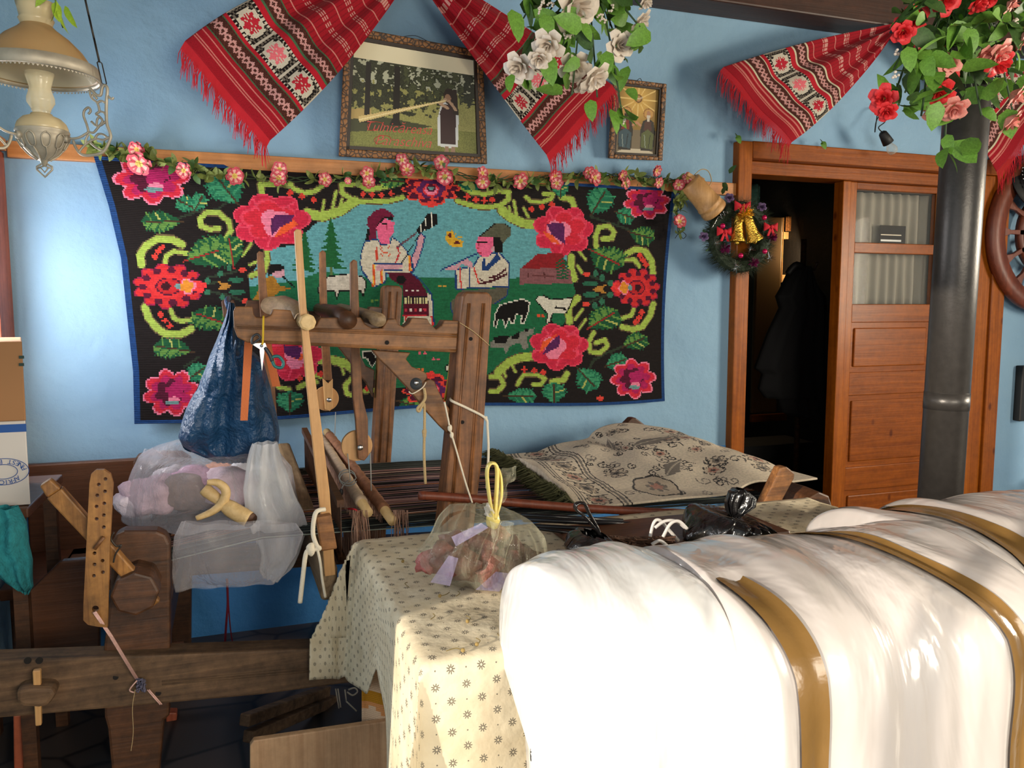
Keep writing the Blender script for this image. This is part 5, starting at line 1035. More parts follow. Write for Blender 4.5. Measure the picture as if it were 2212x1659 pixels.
ivory = plain('ivory_thread', C(196, 170, 142), .8, var=.18, bscale=160); tan_ = plain('tan_thread', C(142, 96, 68), .8, var=.3, bscale=160); hth = plain('pinkish_thread', C(176, 138, 118), .85, var=.2, bscale=120)
shaft((842, 1117, 2.22), (708, 936, 3.1), .0145, tan_, hth); shaft((790, 1100, 2.22), (692, 944, 3.1), .0145, ivory, hth)
mb = MB()
for x, y, Y in ((752, 1035, 2.37), (750, 1030, 2.37)):
    c = U(x, y, Y=Y); mb.tube([c + V((.024 * math.cos(k * .5), .01 * math.sin(k * .35), .02 * math.sin(k * .5))) for k in range(13)], .002, 6)
mb.tube(catmull([U(752, 1038, Y=2.33), U(742, 1048, Y=2.3), U(738, 1056, Y=2.3)], 4), .002, 6); obj('tie', mb, plain('grey_wire', C(112, 112, 110), .5), LOOM, True)
obj('weight', MB().ell(U(737, 1063, Y=2.3), (.006, .006, .011), 10, 8), M['black'], LOOM, True)
mb = MB().tube(catmull([U(752, 1099, Y=2.25), U(765, 1100, Y=2.2), U(775, 1106, Y=2.2)], 4), .003, 5); obj('red_tie', mb, M['red'], LOOM, True)
for x, y in ((778, 1150), (865, 1150)):
    mb = MB(); rr = random.Random(x)
    for i in range(36):
        p = U(x + rr.uniform(-16, 16), y - 48, Y=2.2 + rr.uniform(-.02, .02)); e = p + V((rr.uniform(-.012, .012), 0, -.115)); mb.tube([p, lerp(p, e, .5) + V((rr.uniform(-.006, .006), 0, 0)), e], .0011, 3, False)
    obj('thread_bunch', mb, hth, LOOM, kind='stuff')
# warp
def warp():
    mb = MB(); rr = random.Random(2); n = 330; bands = [((30, 28, 30), 5), ((150, 118, 112), 4), ((34, 30, 32), 3), ((138, 100, 96), 6), ((40, 34, 36), 3), ((168, 140, 128), 4), ((150, 92, 60), 4), ((30, 28, 30), 4), ((120, 96, 100), 4), ((26, 26, 28), 3), ((96, 88, 72), 3)]
    seq = []
    while len(seq) < n:
        for c, k in bands: seq += [c] * k
    for i in range(n):
        y = 2.21 + .94 * i / (n - 1); c = seq[n - i] if i < n * .86 else (60, 62, 58)
        if i < 46: c = (40, 44, 44) if i % 5 else (120, 128, 118)
        f = rr.uniform(.75, 1.2); z0, z1 = .742 + rr.uniform(-.004, .004), .735 + rr.uniform(-.004, .004); s0 = len(mb.f)
        mb.tube([(-.22, y, .70), (.05, y, z0), (.62, y, .738 + rr.uniform(-.006, .006)), (1.78, y, z1 - .02)], .0017, 3, False); mb.c += [C(*[min(255, v * f) for v in c])] * (len(mb.f) - s0)
    obj('warp', mb, colattr('warp_thread', .85, .2), LOOM, kind='stuff')
    for y in (2.16, 3.17): obj('side_rail', MB().bar((-.6, y + .04, .41), (1.95, y + .04, .33), .1, .055, (0, 1, 0)), M['loom_dark'], LOOM, bevel=.006) if y > 3 else None
warp()
# cloth beam end: uprights, ratchet lever, perforated bar
up = LP('upright', [(222, 1415), (236, 1300), (243, 1168), (250, 1155), (268, 1147), (338, 1147), (358, 1156), (367, 1176), (368, 1400), (366, 1548), (355, 1556), (345, 1659), (340, 1845), (246, 1845), (240, 1659), (232, 1575), (225, 1550)], LN - .012, .055, M['loom_dark'], .008)
LP('upright', [(287, 1150), (287, 1000), (296, 984), (330, 978), (392, 978), (412, 990), (414, 1180), (412, 1440), (290, 1440)], LF - .02, .055, M['loom_dark'], .008)
c = U(291, 1284, Y=2.03); obj('cloth_beam', MB().tube([c, c + V((0, .05, .0)), c + V((0, .06, 0)), V((c.x + .0, 3.26, c.z + .04))], [.054, .056, .052, .052], 8), M['loom_dark'], LOOM, bevel=.006)
a, b = U(98, 1040, Y=2.035), U(338, 1302, Y=2.07); lv = MB().bar(a, lerp(a, b, .08), .026, .022, (0, 1, 0), .034, .03); lv.bar(lerp(a, b, .08), lerp(a, b, .80), .038, .03, (0, 1, 0), .032, .03); lv.bar(lerp(a, b, .80), b, .022, .022, (0, 1, 0)); obj('tension_lever', lv, M['ochre'], LOOM, bevel=.004)
pb_ = LP('perforated_bar', [(180, 1340), (180, 1310), (193, 1045), (197, 1024), (207, 1015), (224, 1015), (238, 1024), (244, 1045), (236, 1200), (232, 1356), (212, 1354), (190, 1350)], 2.012, .014, M['ochre'], 0)
hl = [(605, 848), (566, 880), (602, 920), (557, 943), (598, 990), (553, 1008), (595, 1058), (553, 1080), (595, 1128), (541, 1280), (588, 1323), (541, 1345), (590, 1390), (537, 1411)]
cmb = MB()
for x, y in hl: cmb.tube([U(x / 2.676, 720 + y / 2.676, Y=2.0), U(x / 2.676, 720 + y / 2.676, Y=2.0) + V((0, .05, 0))], .0042, 10)
q_ = U(204, 1319, Y=2.0); cmb.tube([q_, q_ + V((0, .05, 0))], .0075, 12); cut(pb_, cmb)
obj('pin', MB().tube([U(204, 1186, Y=2.0), U(224, 1160, Y=2.0)], .0045, 8), M['loom'], LOOM, True)
obj('tie_wire', MB().tube(catmull([U(x, y, Y=2.02) for x, y in ((246, 1150), (240, 1165), (252, 1180), (262, 1178), (250, 1196), (245, 1215))], 5), .0022, 6), M['chain'], LOOM, True)
# long lower rail with tenon and pegs
LRY = 2.10; lr = LP('lower_rail', [(-170, 1432), (0, 1428), (560, 1406), (800, 1396), (1735, 1322), (1735, 1376), (800, 1470), (560, 1502), (0, 1552), (-170, 1566)], LRY, .075, M['loom_grey'], .006)
for dy in (0, 6): obj('moulding', MB().tube([U(350, 1472 + dy, Y=LRY - .0005), U(800, 1432 + dy, Y=LRY - .0005)], .0026, 6), M['loom_grey'], lr, True)
tn = LP('tenon', [(34, 1492), (60, 1486), (112, 1486), (122, 1500), (104, 1526), (84, 1530), (50, 1528), (34, 1520)], LRY - .05, .06, M['loom_grey'], .01)
obj('wedge_peg', MB().bar(U(80, 1446, Y=LRY - .028), U(84, 1566, Y=LRY - .028), .017, .015, (0, 1, 0), .013, .012), M['newwood'], LOOM, bevel=.003)
for x, y, r_ in ((250, 1463, .0065), (342, 1497, .007), (60, 1427, .008), (85, 1427, .008)): obj('peg_hole', MB().tube([U(x, y, Y=LRY - .001), U(x, y, Y=LRY + .01)], r_, 12), M['hole'], lr)
pk = plain('pink_white_cord', C(222, 176, 164), .8, var=.2, bscale=200); mb = MB()
for k in range(3): o = V((.0025 * (k - 1), -.001 * k, .001 * k)); mb.tube([q_ + V((0, .0, -.004)) + o, U(240, 1375, Y=2.03) + o, U(295, 1466, Y=2.09) + o], .0018, 5)
for k in range(2): o = V((.004 * k, 0, .0)); mb.tube([U(318, 1490, Y=2.095) + o, U(346, 1522, Y=2.095) + o], .0016, 5)
mb.tube(catmull([U(296, 1470, Y=2.08), U(280, 1490, Y=2.085), U(290, 1496, Y=2.085)], 4), .0018, 5); obj('tie_cord', mb, pk, LOOM, True)
mb = MB(); rr = random.Random(3)
for k in range(14): mb.tube(catmull([U(302 + rr.uniform(-8, 14), 1474 + rr.uniform(-10, 22), Y=2.075 + rr.uniform(0, .02)) for _ in range(4)], 5), .0016, 5)
obj('cord_knot', mb, plain('dark_yarn', C(96, 92, 112), .9, var=.5, bscale=300), LOOM, True)
obj('loose_thread', MB().tube(catmull([U(x, y, Y=2.08) for x, y in ((292, 1490), (286, 1530), (288, 1580), (283, 1622))], 5), .0008, 5), M['rope'], LOOM)
# warp beam end
c = U(1768, 1100, Y=2.08); obj('warp_beam', MB().tube([c, c + V((0, .07, .0)), c + V((-.01, 1.12, 0))], [.058, .062, .06], 8), M['loom_dark'], LOOM, bevel=.006)
LP('ratchet_lever', [(1640, 1112), (1655, 1078), (1688, 1010), (1700, 1008), (1718, 1022), (1716, 1034), (1680, 1100), (1670, 1118)], 2.11, .04, M['loom'], .005)
LP('upright', [(1640, 1105), (1770, 1130), (1760, 1560), (1650, 1560)], LN + .005, .05, M['loom_dark'], .006); LP('upright', [(1347, 922), (1366, 903), (1374, 903), (1394, 918), (1394, 1240), (1347, 1240)], LF + .02, .05, M['loom_dark'], .006)
obj('end_cross_rail', MB().bar((1.66, 2.2, .36), (1.66, 3.2, .38), .05, .09, (0, 0, 1)), M['loom_dark'], LOOM, bevel=.005); obj('breast_cross_rail', MB().bar((-.24, 2.16, .40), (-.24, 3.24, .43), .05, .09, (0, 0, 1)), M['loom_dark'], LOOM, bevel=.005)
for p, q2 in (((528, 1556), (705, 1492)), ((535, 1592), (720, 1512))):
    obj('treadle', MB().bar(U(*p, Y=2.35), U(*q2, Y=2.72), .035, .035, (0, 0, 1)), M['loom_grey'], LOOM, bevel=.004)
mb = MB()
for x0, y0, x1, y1 in ((725, 1488, 732, 1530), (730, 1488, 736, 1528), (745, 1490, 748, 1515), (748, 1515, 770, 1536)): mb.tube([U(x0, y0, Y=2.6), U(x1, y1, Y=2.6)], .0025, 6)
mb.tube(catmull([U(x, y, Y=2.6) for x, y in ((750, 1495), (762, 1502), (772, 1494), (766, 1486), (752, 1490))], 5), .0028, 6); obj('treadle_cord', mb, M['rope_w'], LOOM, True)
# loose rods, cords and hangings
t = tag(obj('wooden_rod', MB().tube(catmull([U(x, y, Y=Y) for x, y, Y in ((905, 1070, 2.128), (1000, 1076, 2.13), (1250, 1097, 2.13), (1480, 1108, 2.13), (1690, 1104, 2.13))], 6), [.0125] * 25, 14), M['shell'], smooth=True), 'reddish brown wooden rod leaning across the loom post behind the table', 'rod')
def cord(name, label, pts, r, m, cat='cord', knots=()):
    mb = MB().tube(catmull([U(x, y, Y=Y) for x, y, Y in pts], 7), r, 8)
    for x, y, Y, s in knots: mb.ell(U(x, y, Y=Y), (s, s * .8, s * 1.4), 10, 8, .25)
    return tag(obj(name, mb, m, smooth=True), label, cat)
cord('cord', 'white cord slung round the loom post above the yellow bag handles', [(974, 860, 2.2), (976, 866, 2.145), (1010, 882, 2.142), (1048, 903, 2.14), (1053, 925, 2.142), (1055, 980, 2.142), (1051, 1055, 2.142)], .0038, M['rope_w'], knots=[(1050, 904, 2.14, .005)])
cord('cord', 'thin pale string knotted from the loom brace down to the rod', [(960, 868, 2.14), (968, 905, 2.14), (973, 930, 2.138), (985, 970, 2.135), (1005, 1040, 2.12), (1020, 1086, 2.115)], .0026, M['rope_w'], knots=[(972, 925, 2.138, .007), (976, 940, 2.138, .006)])
cord('rope', 'tan knotted twine hanging from the loom brace', [(916, 838, 2.165), (918, 862, 2.16), (902, 882, 2.158), (906, 888, 2.158), (916, 872, 2.158), (917, 920, 2.158), (916, 980, 2.158), (919, 1045, 2.158)], .004, M['rope'], knots=[(917, 933, 2.158, .007), (917, 940, 2.158, .006)])
cord('string', 'string tied round the loose brace joint', [(883, 846, 2.165), (892, 850, 2.16), (912, 838, 2.16), (920, 826, 2.172)], .0016, M['rope_w'])
cord('string', 'thin string stretched across the top of the loom post', [(993, 697, 2.146), (1025, 718, 2.1455), (1057, 746, 2.146)], .0012, M['rope'])
cord('ribbon', 'yellow and red ribbon hanging behind the loom post', [(974, 764, 2.245), (970, 810, 2.245), (961, 866, 2.245)], .004, plain('yellow_ribbon', C(206, 170, 50), .7))
cord('rope', 'thick frayed white rope looped over the beater end', [(702, 1100, 2.05), (682, 1108, 2.04), (676, 1150, 2.04), (684, 1178, 2.03), (690, 1185, 2.03), (668, 1188, 2.03), (660, 1200, 2.03), (655, 1240, 2.03), (648, 1302, 2.03)], .006, M['rope_w'], knots=[(672, 1186, 2.03, .012)])
cord('rope', 'thin white rope hanging down along the beater board', [(684, 1180, 2.028), (692, 1215, 2.03), (696, 1250, 2.04), (703, 1290, 2.05)], .0035, M['rope_w'])
cord('yarn', 'red yarn hanging beneath the clear plastic bag', [(490, 1250, 2.6), (492, 1300, 2.6), (489, 1345, 2.6), (485, 1400, 2.6)], .0035, M['maroon'])
cord('yarn', 'thin red yarn end curling beneath the clear plastic bag', [(492, 1252, 2.62), (494, 1310, 2.62), (498, 1360, 2.62), (504, 1398, 2.62)], .002, M['maroon'])
# rug thrown over the warp
def rug():
    F = [(1243, 1090, 2.2), (1340, 1106, 2.19), (1470, 1100, 2.2), (1565, 1076, 2.2), (1640, 1040, 2.26), (1765, 1052, 2.3)]; B = [(1085, 985, 3.1), (1180, 968, 3.12), (1262, 950, 3.13), (1295, 926, 3.16), (1420, 926, 3.16), (1475, 945, 3.14)]
    FW_ = catmull([U(x, y, Y=Y) for x, y, Y in F], 12); BW = catmull([U(x, y, Y=Y) for x, y, Y in B], 12); n = len(FW_) - 1
    def pos(u, v):
        i = min(u * n, n - 1e-6); k = int(i); f = i - k; p = lerp(lerp(FW_[k], FW_[k + 1], f), lerp(BW[k], BW[k + 1], f), v)
        p.z += .022 * nz(u * 5, v * 4, 3) * min(1, v * 5) + .03 * math.sin(math.pi * min(1, v)) * (u > 0) + .012 * math.sin(u * 16 + v * 3) * v; p.z = max(p.z, .752 - .06 * (v < .02) * 0); return p
    NU, NV = 230, 120; us = (np.arange(NU) + .5) / NU; vs_ = (np.arange(NV) + .5) / NV; UU = np.repeat(us, NV) * 2.0; VV = np.tile(vs_, NU)
    rs = Ras(UU, VV, C(226, 210, 186)); ink, gr, pk_ = C(50, 44, 42), C(128, 118, 108), C(190, 136, 118); r = random.Random(21)
    for a, w, c in ((.10, .012, ink), (.13, .02, gr), (.16, .01, ink), (.42, .012, ink), (.45, .02, gr), (.48, .01, ink)): rs.stroke([(a + .02 * math.sin(k * .9), k / 14) for k in range(15)], w, c)
    for k in range(7):
        cy = .07 + k * .145; rs.lobes(.29, cy, .10, .062, 8, .3, ink, .3); rs.lobes(.29, cy, .085, .052, 8, .3, C(196, 176, 152), .3); rs.lobes(.29, cy, .06, .036, 6, .4, pk_ if k % 2 == 0 else gr, .2); rs.lobes(.29, cy, .03, .02, 5, .4, ink, .2)
        rs.stroke([(.18, cy + .07), (.29, cy + .05), (.40, cy + .07)], .012, ink)
    for k in range(110):
        x, y = r.uniform(.52, 1.96), r.uniform(.04, .96); s = r.uniform(.03, .07); a0 = r.random() * 6
        rs.stroke([(x + s * (1 - j / 12) * math.cos(a0 + j * .75), y + s * .6 * (1 - j / 12) * math.sin(a0 + j * .75)) for j in range(11)], .009, ink if k % 3 else gr)
    for k in range(20):
        x, y = r.uniform(.56, 1.9), r.uniform(.08, .92); s = r.uniform(.06, .1); rs.lobes(x, y, s, s * .55, 7, .35, ink, k); rs.lobes(x, y, s * .86, s * .46, 7, .35, C(208, 190, 166), k); rs.lobes(x, y, s * .55, s * .3, 5, .4, gr if k % 2 else pk_, k); rs.lobes(x, y, s * .25, s * .14, 5, .4, ink, k)
    rs.lobes(.78, .17, .17, .14, 6, .12, ink, 0); rs.lobes(.78, .17, .155, .125, 6, .12, C(204, 186, 162), 0); rs.lobes(.78, .17, .08, .07, 7, .5, gr, .3); rs.lobes(.78, .17, .05, .04, 5, .5, pk_, .3)
    for x, y, ln, an in ((1.12, .3, .2, .5), (1.3, .62, .22, .2), (.95, .75, .2, .8)):
        e = (math.cos(an), math.sin(an) * .6); rs.poly([(x - e[0] * ln, y - e[1] * ln), (x - e[1] * .05, y + e[0] * .06), (x + e[0] * ln, y + e[1] * ln), (x + e[1] * .05, y - e[0] * .06)], gr); rs.stroke([(x - e[0] * ln, y - e[1] * ln), (x + e[0] * ln, y + e[1] * ln)], .01, C(196, 182, 160))
    t = thing('patterned_rug', 'cream woven rug with grey floral pattern thrown over the loom warp', 'rug', pos(.5, .5)); mb = MB().grid(NU, NV, pos, uv=lambda u, v: (u, v)); mb.c = [tuple(c) for c in rs.c]; c = obj('cloth', mb, woven('rug_weave', rows=160, strength=.4), t, True, solid=.006)
    fr = MB(); rr = random.Random(6)
    for i in range(900):
        p = pos(0, rr.random()); e = p + V((-rr.uniform(.04, .1), rr.uniform(-.03, .03), rr.uniform(.0, .02))); e.z = max(e.z, .757); m_ = lerp(p, e, .5) + V((0, 0, rr.uniform(.005, .025))); fr.tube([p, m_, e], [.0028, .0024, .001], 3, False)
    obj('fringe', fr, plain('olive_fringe', C(58, 58, 32), .95, var=.3, bscale=80), c, kind='stuff')
rug()
# ---------------------------------------------------------------- bags
def blob(Lp, Rp, Y, dep, nu=48, nv=40, fold=.012, nf=14, jit=.03, seed=0, zmin=0.0):
    "closed bag: left and right outline from top to bottom, rounded cross-section with creases"
    def fn(u, v):
        i = v * (len(Lp) - 1); k = min(int(i), len(Lp) - 2); f = i - k; l = lerp(V(Lp[k]), V(Lp[k + 1]), f); r = lerp(V(Rp[k]), V(Rp[k + 1]), f); a = 2 * math.pi * u; s = (1 - math.cos(a)) / 2
        p = U(lerp(l.x, r.x, s), lerp(l.y, r.y, s), Y=Y); wid = abs(r.x - l.x) * .0013
        dd = min(dep, wid * 1.1) * math.sin(math.pi * min(1, .12 + v * .95)) ** .4
        p.y += -dd * math.sin(a) + fold * math.sin(a * nf + 2 * v + seed) * abs(math.sin(a)) + jit * nz(p.x * 14 + seed, p.z * 14, u * 3)
        p.z += jit * .25 * nz(p.x * 16, p.z * 16 + seed, 5); p.z = max(p.z, zmin); return p
    return MB().grid(nu, nv, fn)
t = thing('blue_bag', 'blue plastic bag hanging from the left end of the loom rail', 'bag', U(490, 690, Y=2.42))
L = [(494, 652), (482, 700), (462, 745), (445, 790), (425, 840), (400, 890), (386, 940), (398, 960), (432, 985), (470, 1004)]; Rr_ = [(506, 655), (520, 700), (535, 745), (568, 780), (585, 830), (595, 880), (604, 930), (600, 965), (580, 990), (545, 1004)]
obj('bag_body', blob(L, Rr_, 2.50, .13, 120, 60, .009, 13, .06, 1), M['bluebag'], t, True)
obj('bag_loop', MB().tube(catmull([U(494, 664, Y=2.5), U(490, 650, Y=2.6), U(494, 644, Y=2.9), U(494, 650, Y=3.19)], 6), .008, 8), M['bluebag'], t, True)
obj('gathered_crease', MB().tube(catmull([U(x, y, Y=2.37) for x, y in ((512, 735), (506, 765), (512, 772), (522, 768), (524, 745))], 5), .005, 8), M['bluebag'], t, True)
st = MB().grid(1, 12, lambda u, v: lerp(V((0, 0, 0)), V((0, 0, 0)), 0) + U(lerp(lerp(528, 546, u), lerp(519, 535, u), v), lerp(738, 908, v), Y=2.30 - .015 * math.sin(v * 3))); tag(obj('orange_strap', st, M['orange'], solid=.003), 'orange fabric strap hanging over the blue plastic bag', 'strap')
st = MB().grid(1, 10, lambda u, v: U(lerp(lerp(566, 584, u), lerp(588, 606, u), v), lerp(735, 835, v), Y=2.47)); tag(obj('orange_strap', st, M['orange'], solid=.003), 'orange strap end behind the scissors and blue bag', 'strap')
def scissors():
    Y = 2.135; t = thing('scissors', 'scissors with dark teal handles hanging open from the loom rail', 'scissors', U(567, 745, Y=Y)); P = lambda x, y, o=0: U(x, y, Y=Y + o)
    obj('blade', MB().prism([P(562, 745), P(570, 742), P(571, 760), P(566, 802), P(561, 760)], (0, .002, 0)), M['steel'], t); obj('blade', MB().prism([P(542, 742, -.003), P(573, 741, -.003), P(577, 752, -.003), P(562, 755, -.003)], (0, .002, 0)), M['steel'], t)
    hm = plain('dark_handle', C(40, 42, 48), .5); obj('handle', MB().tube(catmull([P(572, 750), P(582, 765), P(588, 780)], 5), .005, 8), hm, t, True)
    obj('finger_loop', MB().tube(catmull([P(x, y) for x, y in ((588, 772), (602, 770), (612, 783), (608, 794), (595, 792), (589, 782))], 5, True), .004, 8, closed=True), plain('teal_grip', C(30, 104, 104), .5), t, True); obj('finger_loop', MB().tube(catmull([P(x, y, -.002) for x, y in ((545, 742), (555, 736), (562, 730), (556, 722), (546, 728))], 5, True), .003, 8, closed=True), hm, t, True); obj('pivot', MB().ell(P(565, 747, -.005), .004, 10, 8), M['steel'], t, True)
    obj('yellow_cord', MB().tube(catmull([P(566, 744, -.004), P(568, 735, -.004), P(569, 690, -.004), P(569, 684, .02), P(569, 690, .1)], 5), .0028, 6), plain('yellow_string', C(214, 176, 40), .8), t, True)
scissors()
# clear bag of wool lying over the cloth beam
t = thing('clear_wool_bag', 'big clear plastic bag of coloured wool lying on the loom', 'bag', U(460, 1250, Y=2.5))
L = [(330, 968), (300, 985), (285, 1015), (268, 1070), (264, 1120), (275, 1170), (310, 1210), (345, 1215), (400, 1225)]; Rr_ = [(560, 962), (605, 975), (630, 1010), (640, 1060), (650, 1110), (655, 1150), (640, 1200), (615, 1240), (520, 1262)]
obj('film', blob(L, Rr_, 2.56, .26, 96, 44, .008, 9, .035, 4, .75), M['film'], t, True)
L2 = [(545, 958), (533, 1000), (525, 1060), (530, 1100), (545, 1150), (565, 1200), (560, 1240), (570, 1258)]; R2 = [(600, 955), (612, 1000), (635, 1060), (655, 1110), (667, 1140), (650, 1190), (625, 1230), (600, 1258)]
obj('film_flap', blob(L2, R2, 2.30, .05, 64, 36, .012, 7, .05, 8), M['film_w'], t, True)
obj('film_apron', blob([(392, 1128), (376, 1160), (372, 1200), (372, 1245), (380, 1276)], [(640, 1128), (655, 1150), (640, 1200), (612, 1240), (590, 1262)], 2.165, .022, 72, 30, .006, 8, .02, 12), M['film'], t, True)
obj('film_fold', blob([(312, 970), (306, 985), (312, 1005)], [(420, 962), (455, 985), (500, 1008)], 2.75, .05, 48, 14, .01, 6, .04, 3), M['film'], t, True)
for x, y, Y, r, c in ((330, 1080, 2.5, .085, (222, 190, 206)), (300, 1150, 2.5, .06, (232, 214, 226)), (420, 1110, 2.55, .09, (206, 160, 186)), (400, 1190, 2.5, .085, (150, 128, 122)), (500, 1170, 2.5, .09, (214, 184, 196)), (560, 1190, 2.55, .075, (180, 190, 186)), (470, 1070, 2.65, .08, (226, 160, 130)), (380, 1040, 2.65, .075, (210, 200, 208)), (540, 1080, 2.62, .08, (226, 222, 224)), (480, 1215, 2.52, .06, (130, 112, 104))):
    obj('wool_ball', MB().ell((lambda q: V((q.x, q.y, max(q.z, .756 + r * .78))))(U(x, y, Y=Y)), (r, r * .85, r * .68), 20, 14, .3, x), plain('wool_%d' % x, C(*c), .95, bump=.6, bscale=60, var=.2), t, True)
t = thing('wooden_shuttle', 'pale curved wooden tool resting in the wool bag', 'tool', U(480, 1090, Y=2.27)); P = lambda x, y, Y=2.27: U(x, y, Y=Y)
obj('crescent', MB().tube(catmull([P(447, 1042), P(470, 1043), P(487, 1058), P(484, 1080), P(462, 1103), P(424, 1120)], 6), [.007 + .006 * math.sin(math.pi * k / 30) for k in range(31)], 10), M['newwood_y'], t, True)
obj('handle', MB().tube(catmull([P(440, 1055, 2.3), P(470, 1078, 2.29), P(500, 1100, 2.27), P(538, 1122, 2.25)], 6), [.016, .017, .018, .017, .017, .016, .015, .015, .016, .018, .02, .022, .023, .023, .023, .023, .023, .022, .022], 14), M['newwood_y'], t, True)
obj('handle_end', MB().tube([P(537, 1121, 2.252), P(541, 1125, 2.245)], .021, 14), M['loom_dark'], t, True)
# ---------------------------------------------------------------- table with cloth
TX0, TX1, TY0, TY1, TZ = .305, 1.72, 1.33, 2.075, .742
t = thing('table', 'wooden table hidden under the flowered cloth', 'table', ((TX0 + TX1) / 2, (TY0 + TY1) / 2, 0))
obj('tabletop', MB().box((TX0 + .004, TY0 + .004, TZ - .03), (TX1 - .004, TY1 - .004, TZ)), M['bench'], t, bevel=.006)
for x in (TX0 + .2, TX1 - .12):
    for y in (TY0 + .06, TY1 - .1): obj('leg', MB().box((x, y, 0), (x + .05, y + .05, TZ - .03)), M['bench'], t, bevel=.004)
def clothmat():
    m, nt, b = newmat('daisy_print_cotton'); uv = nd(nt, 'TexCoord').outputs['UV']; tot = None
    base = C(222, 208, 178)
    def math_(op, a, c=None):
        n = nd(nt, 'Math', operation=op)
        for i, v in enumerate((a, c)):
            if v is None: continue
            if isinstance(v, bpy.types.NodeSocket): nt.links.new(v, n.inputs[i])
            else: n.inputs[i].default_value = v
        return n.outputs[0]
    masks = []
    for off in ((0, 0, 0), (.5, .5, 0)):
        mp = nd(nt, 'Mapping', {'Vector': uv, 'Scale': (18, 18, 1), 'Location': off}).outputs[0]; fr = nd(nt, 'VectorMath', {0: mp}, operation='FRACTION').outputs[0]; ct = nd(nt, 'VectorMath', {0: fr, 1: (.5, .5, 0)}, operation='SUBTRACT').outputs[0]
        sp = nd(nt, 'SeparateXYZ', {0: ct}); ln = math_('SQRT', math_('ADD', math_('MULTIPLY', sp.outputs[0], sp.outputs[0]), math_('MULTIPLY', sp.outputs[1], sp.outputs[1]))); an = math_('ARCTAN2', sp.outputs[1], sp.outputs[0])
        pet = math_('ADD', math_('MULTIPLY', math_('COSINE', math_('MULTIPLY', an, 9.0)), .045), .105); m1 = math_('LESS_THAN', ln, pet); m2 = math_('GREATER_THAN', ln, .035); masks.append(math_('MULTIPLY', m1, m2))
    mk = math_('MAXIMUM', masks[0], masks[1])
    mp = nd(nt, 'Mapping', {'Vector': uv, 'Scale': (18, 18, 1), 'Location': (.5, 0, 0)}).outputs[0]; fr = nd(nt, 'VectorMath', {0: mp}, operation='FRACTION').outputs[0]; ct = nd(nt, 'VectorMath', {0: fr, 1: (.5, .5, 0)}, operation='SUBTRACT').outputs[0]; dl = math_('LESS_THAN', nd(nt, 'VectorMath', {0: ct}, operation='LENGTH').outputs['Value'], .025); mk = math_('MAXIMUM', mk, dl)
    n = nd(nt, 'TexNoise', {'Vector': uv, 'Scale': 9.0, 'Detail': 5.0}); c0 = ramp(nt, n.outputs[0], [(.3, C(206, 190, 158)), (.7, C(230, 218, 190))])
    mx = nd(nt, 'Mix', data_type='RGBA'); nt.links.new(mk, mx.inputs[0]); nt.links.new(c0, mx.inputs[6]); mx.inputs[7].default_value = C(120, 112, 98); nt.links.new(mx.outputs[2], b.inputs['Base Color']); b.inputs['Roughness'].default_value = .8; b.inputs['Specular IOR Level'].default_value = .2
    n2 = nd(nt, 'TexNoise', {'Vector': uv, 'Scale': 16.0, 'Detail': 4.0}); nt.links.new(nd(nt, 'Bump', {'Height': n2.outputs[0], 'Strength': .35, 'Distance': .02}).outputs[0], b.inputs['Normal']); return m
CZ = TZ + .008
def tablecloth():
    Wd, Dp = TX1 - TX0, TY1 - TY0; oL, oF, oB, rad = .56, .62, .28, .02
    def pos(u, v):
        a = lerp(-oL, Wd + .02, u); b = lerp(-oF, Dp + oB, v); da = max(0, -a) * interp([-.3, 0, .12, .28, .40, .55, .8], [1.2, 1.15, 1.0, .46, .36, .60, .70], b); df = max(0, -b); db = max(0, b - Dp); x = TX0 + max(a, 0); y = TY0 + min(max(b, 0), Dp); z = CZ; out = V((0, 0, 0))
        def drop(d): return -(d - rad * .45) if d > rad * 1.57 else -rad * (1 - math.cos(d / rad))
        def push(d): return rad * math.sin(min(d / rad, math.pi / 2))
        if da or df or db:
            d = max(da, df, db); z += drop(d)
            if da: out.x -= push(da) + .03 * (da / oL) * (1 + .5 * math.sin(b * 11)) + .010 * math.sin(b * 19) * da / oL
            if df: out.y -= push(df) + .03 * (df / oF) + .016 * math.sin(a * 15) * df / oF
            if db: out.y += push(db) * .6 + .01
            if da and df: k = min(da, df); out.x -= k * .10; out.y -= k * .16; z += k * .25
            if da and db: k = min(da, db); out.x -= k * .42; out.y -= k * .12; z += k * .1
        else: z += .003 * nz(a * 12, b * 12, 1) + .002 * nz(a * 30, b * 30, 4)
        p = V((x, y, z)) + out; p.z = max(p.z, .03); p.y = min(p.y, 2.088); return p
    mb = MB().grid(150, 130, pos, uv=lambda u, v: (lerp(-oL, Wd, u), lerp(-oF, Dp + oB, v))); o = obj('tablecloth', mb, clothmat(), smooth=True, solid=.0015)
    tag(o, 'cream cotton tablecloth printed with small grey daisies', 'tablecloth')
    return pos
tablecloth()
r = random.Random(31)
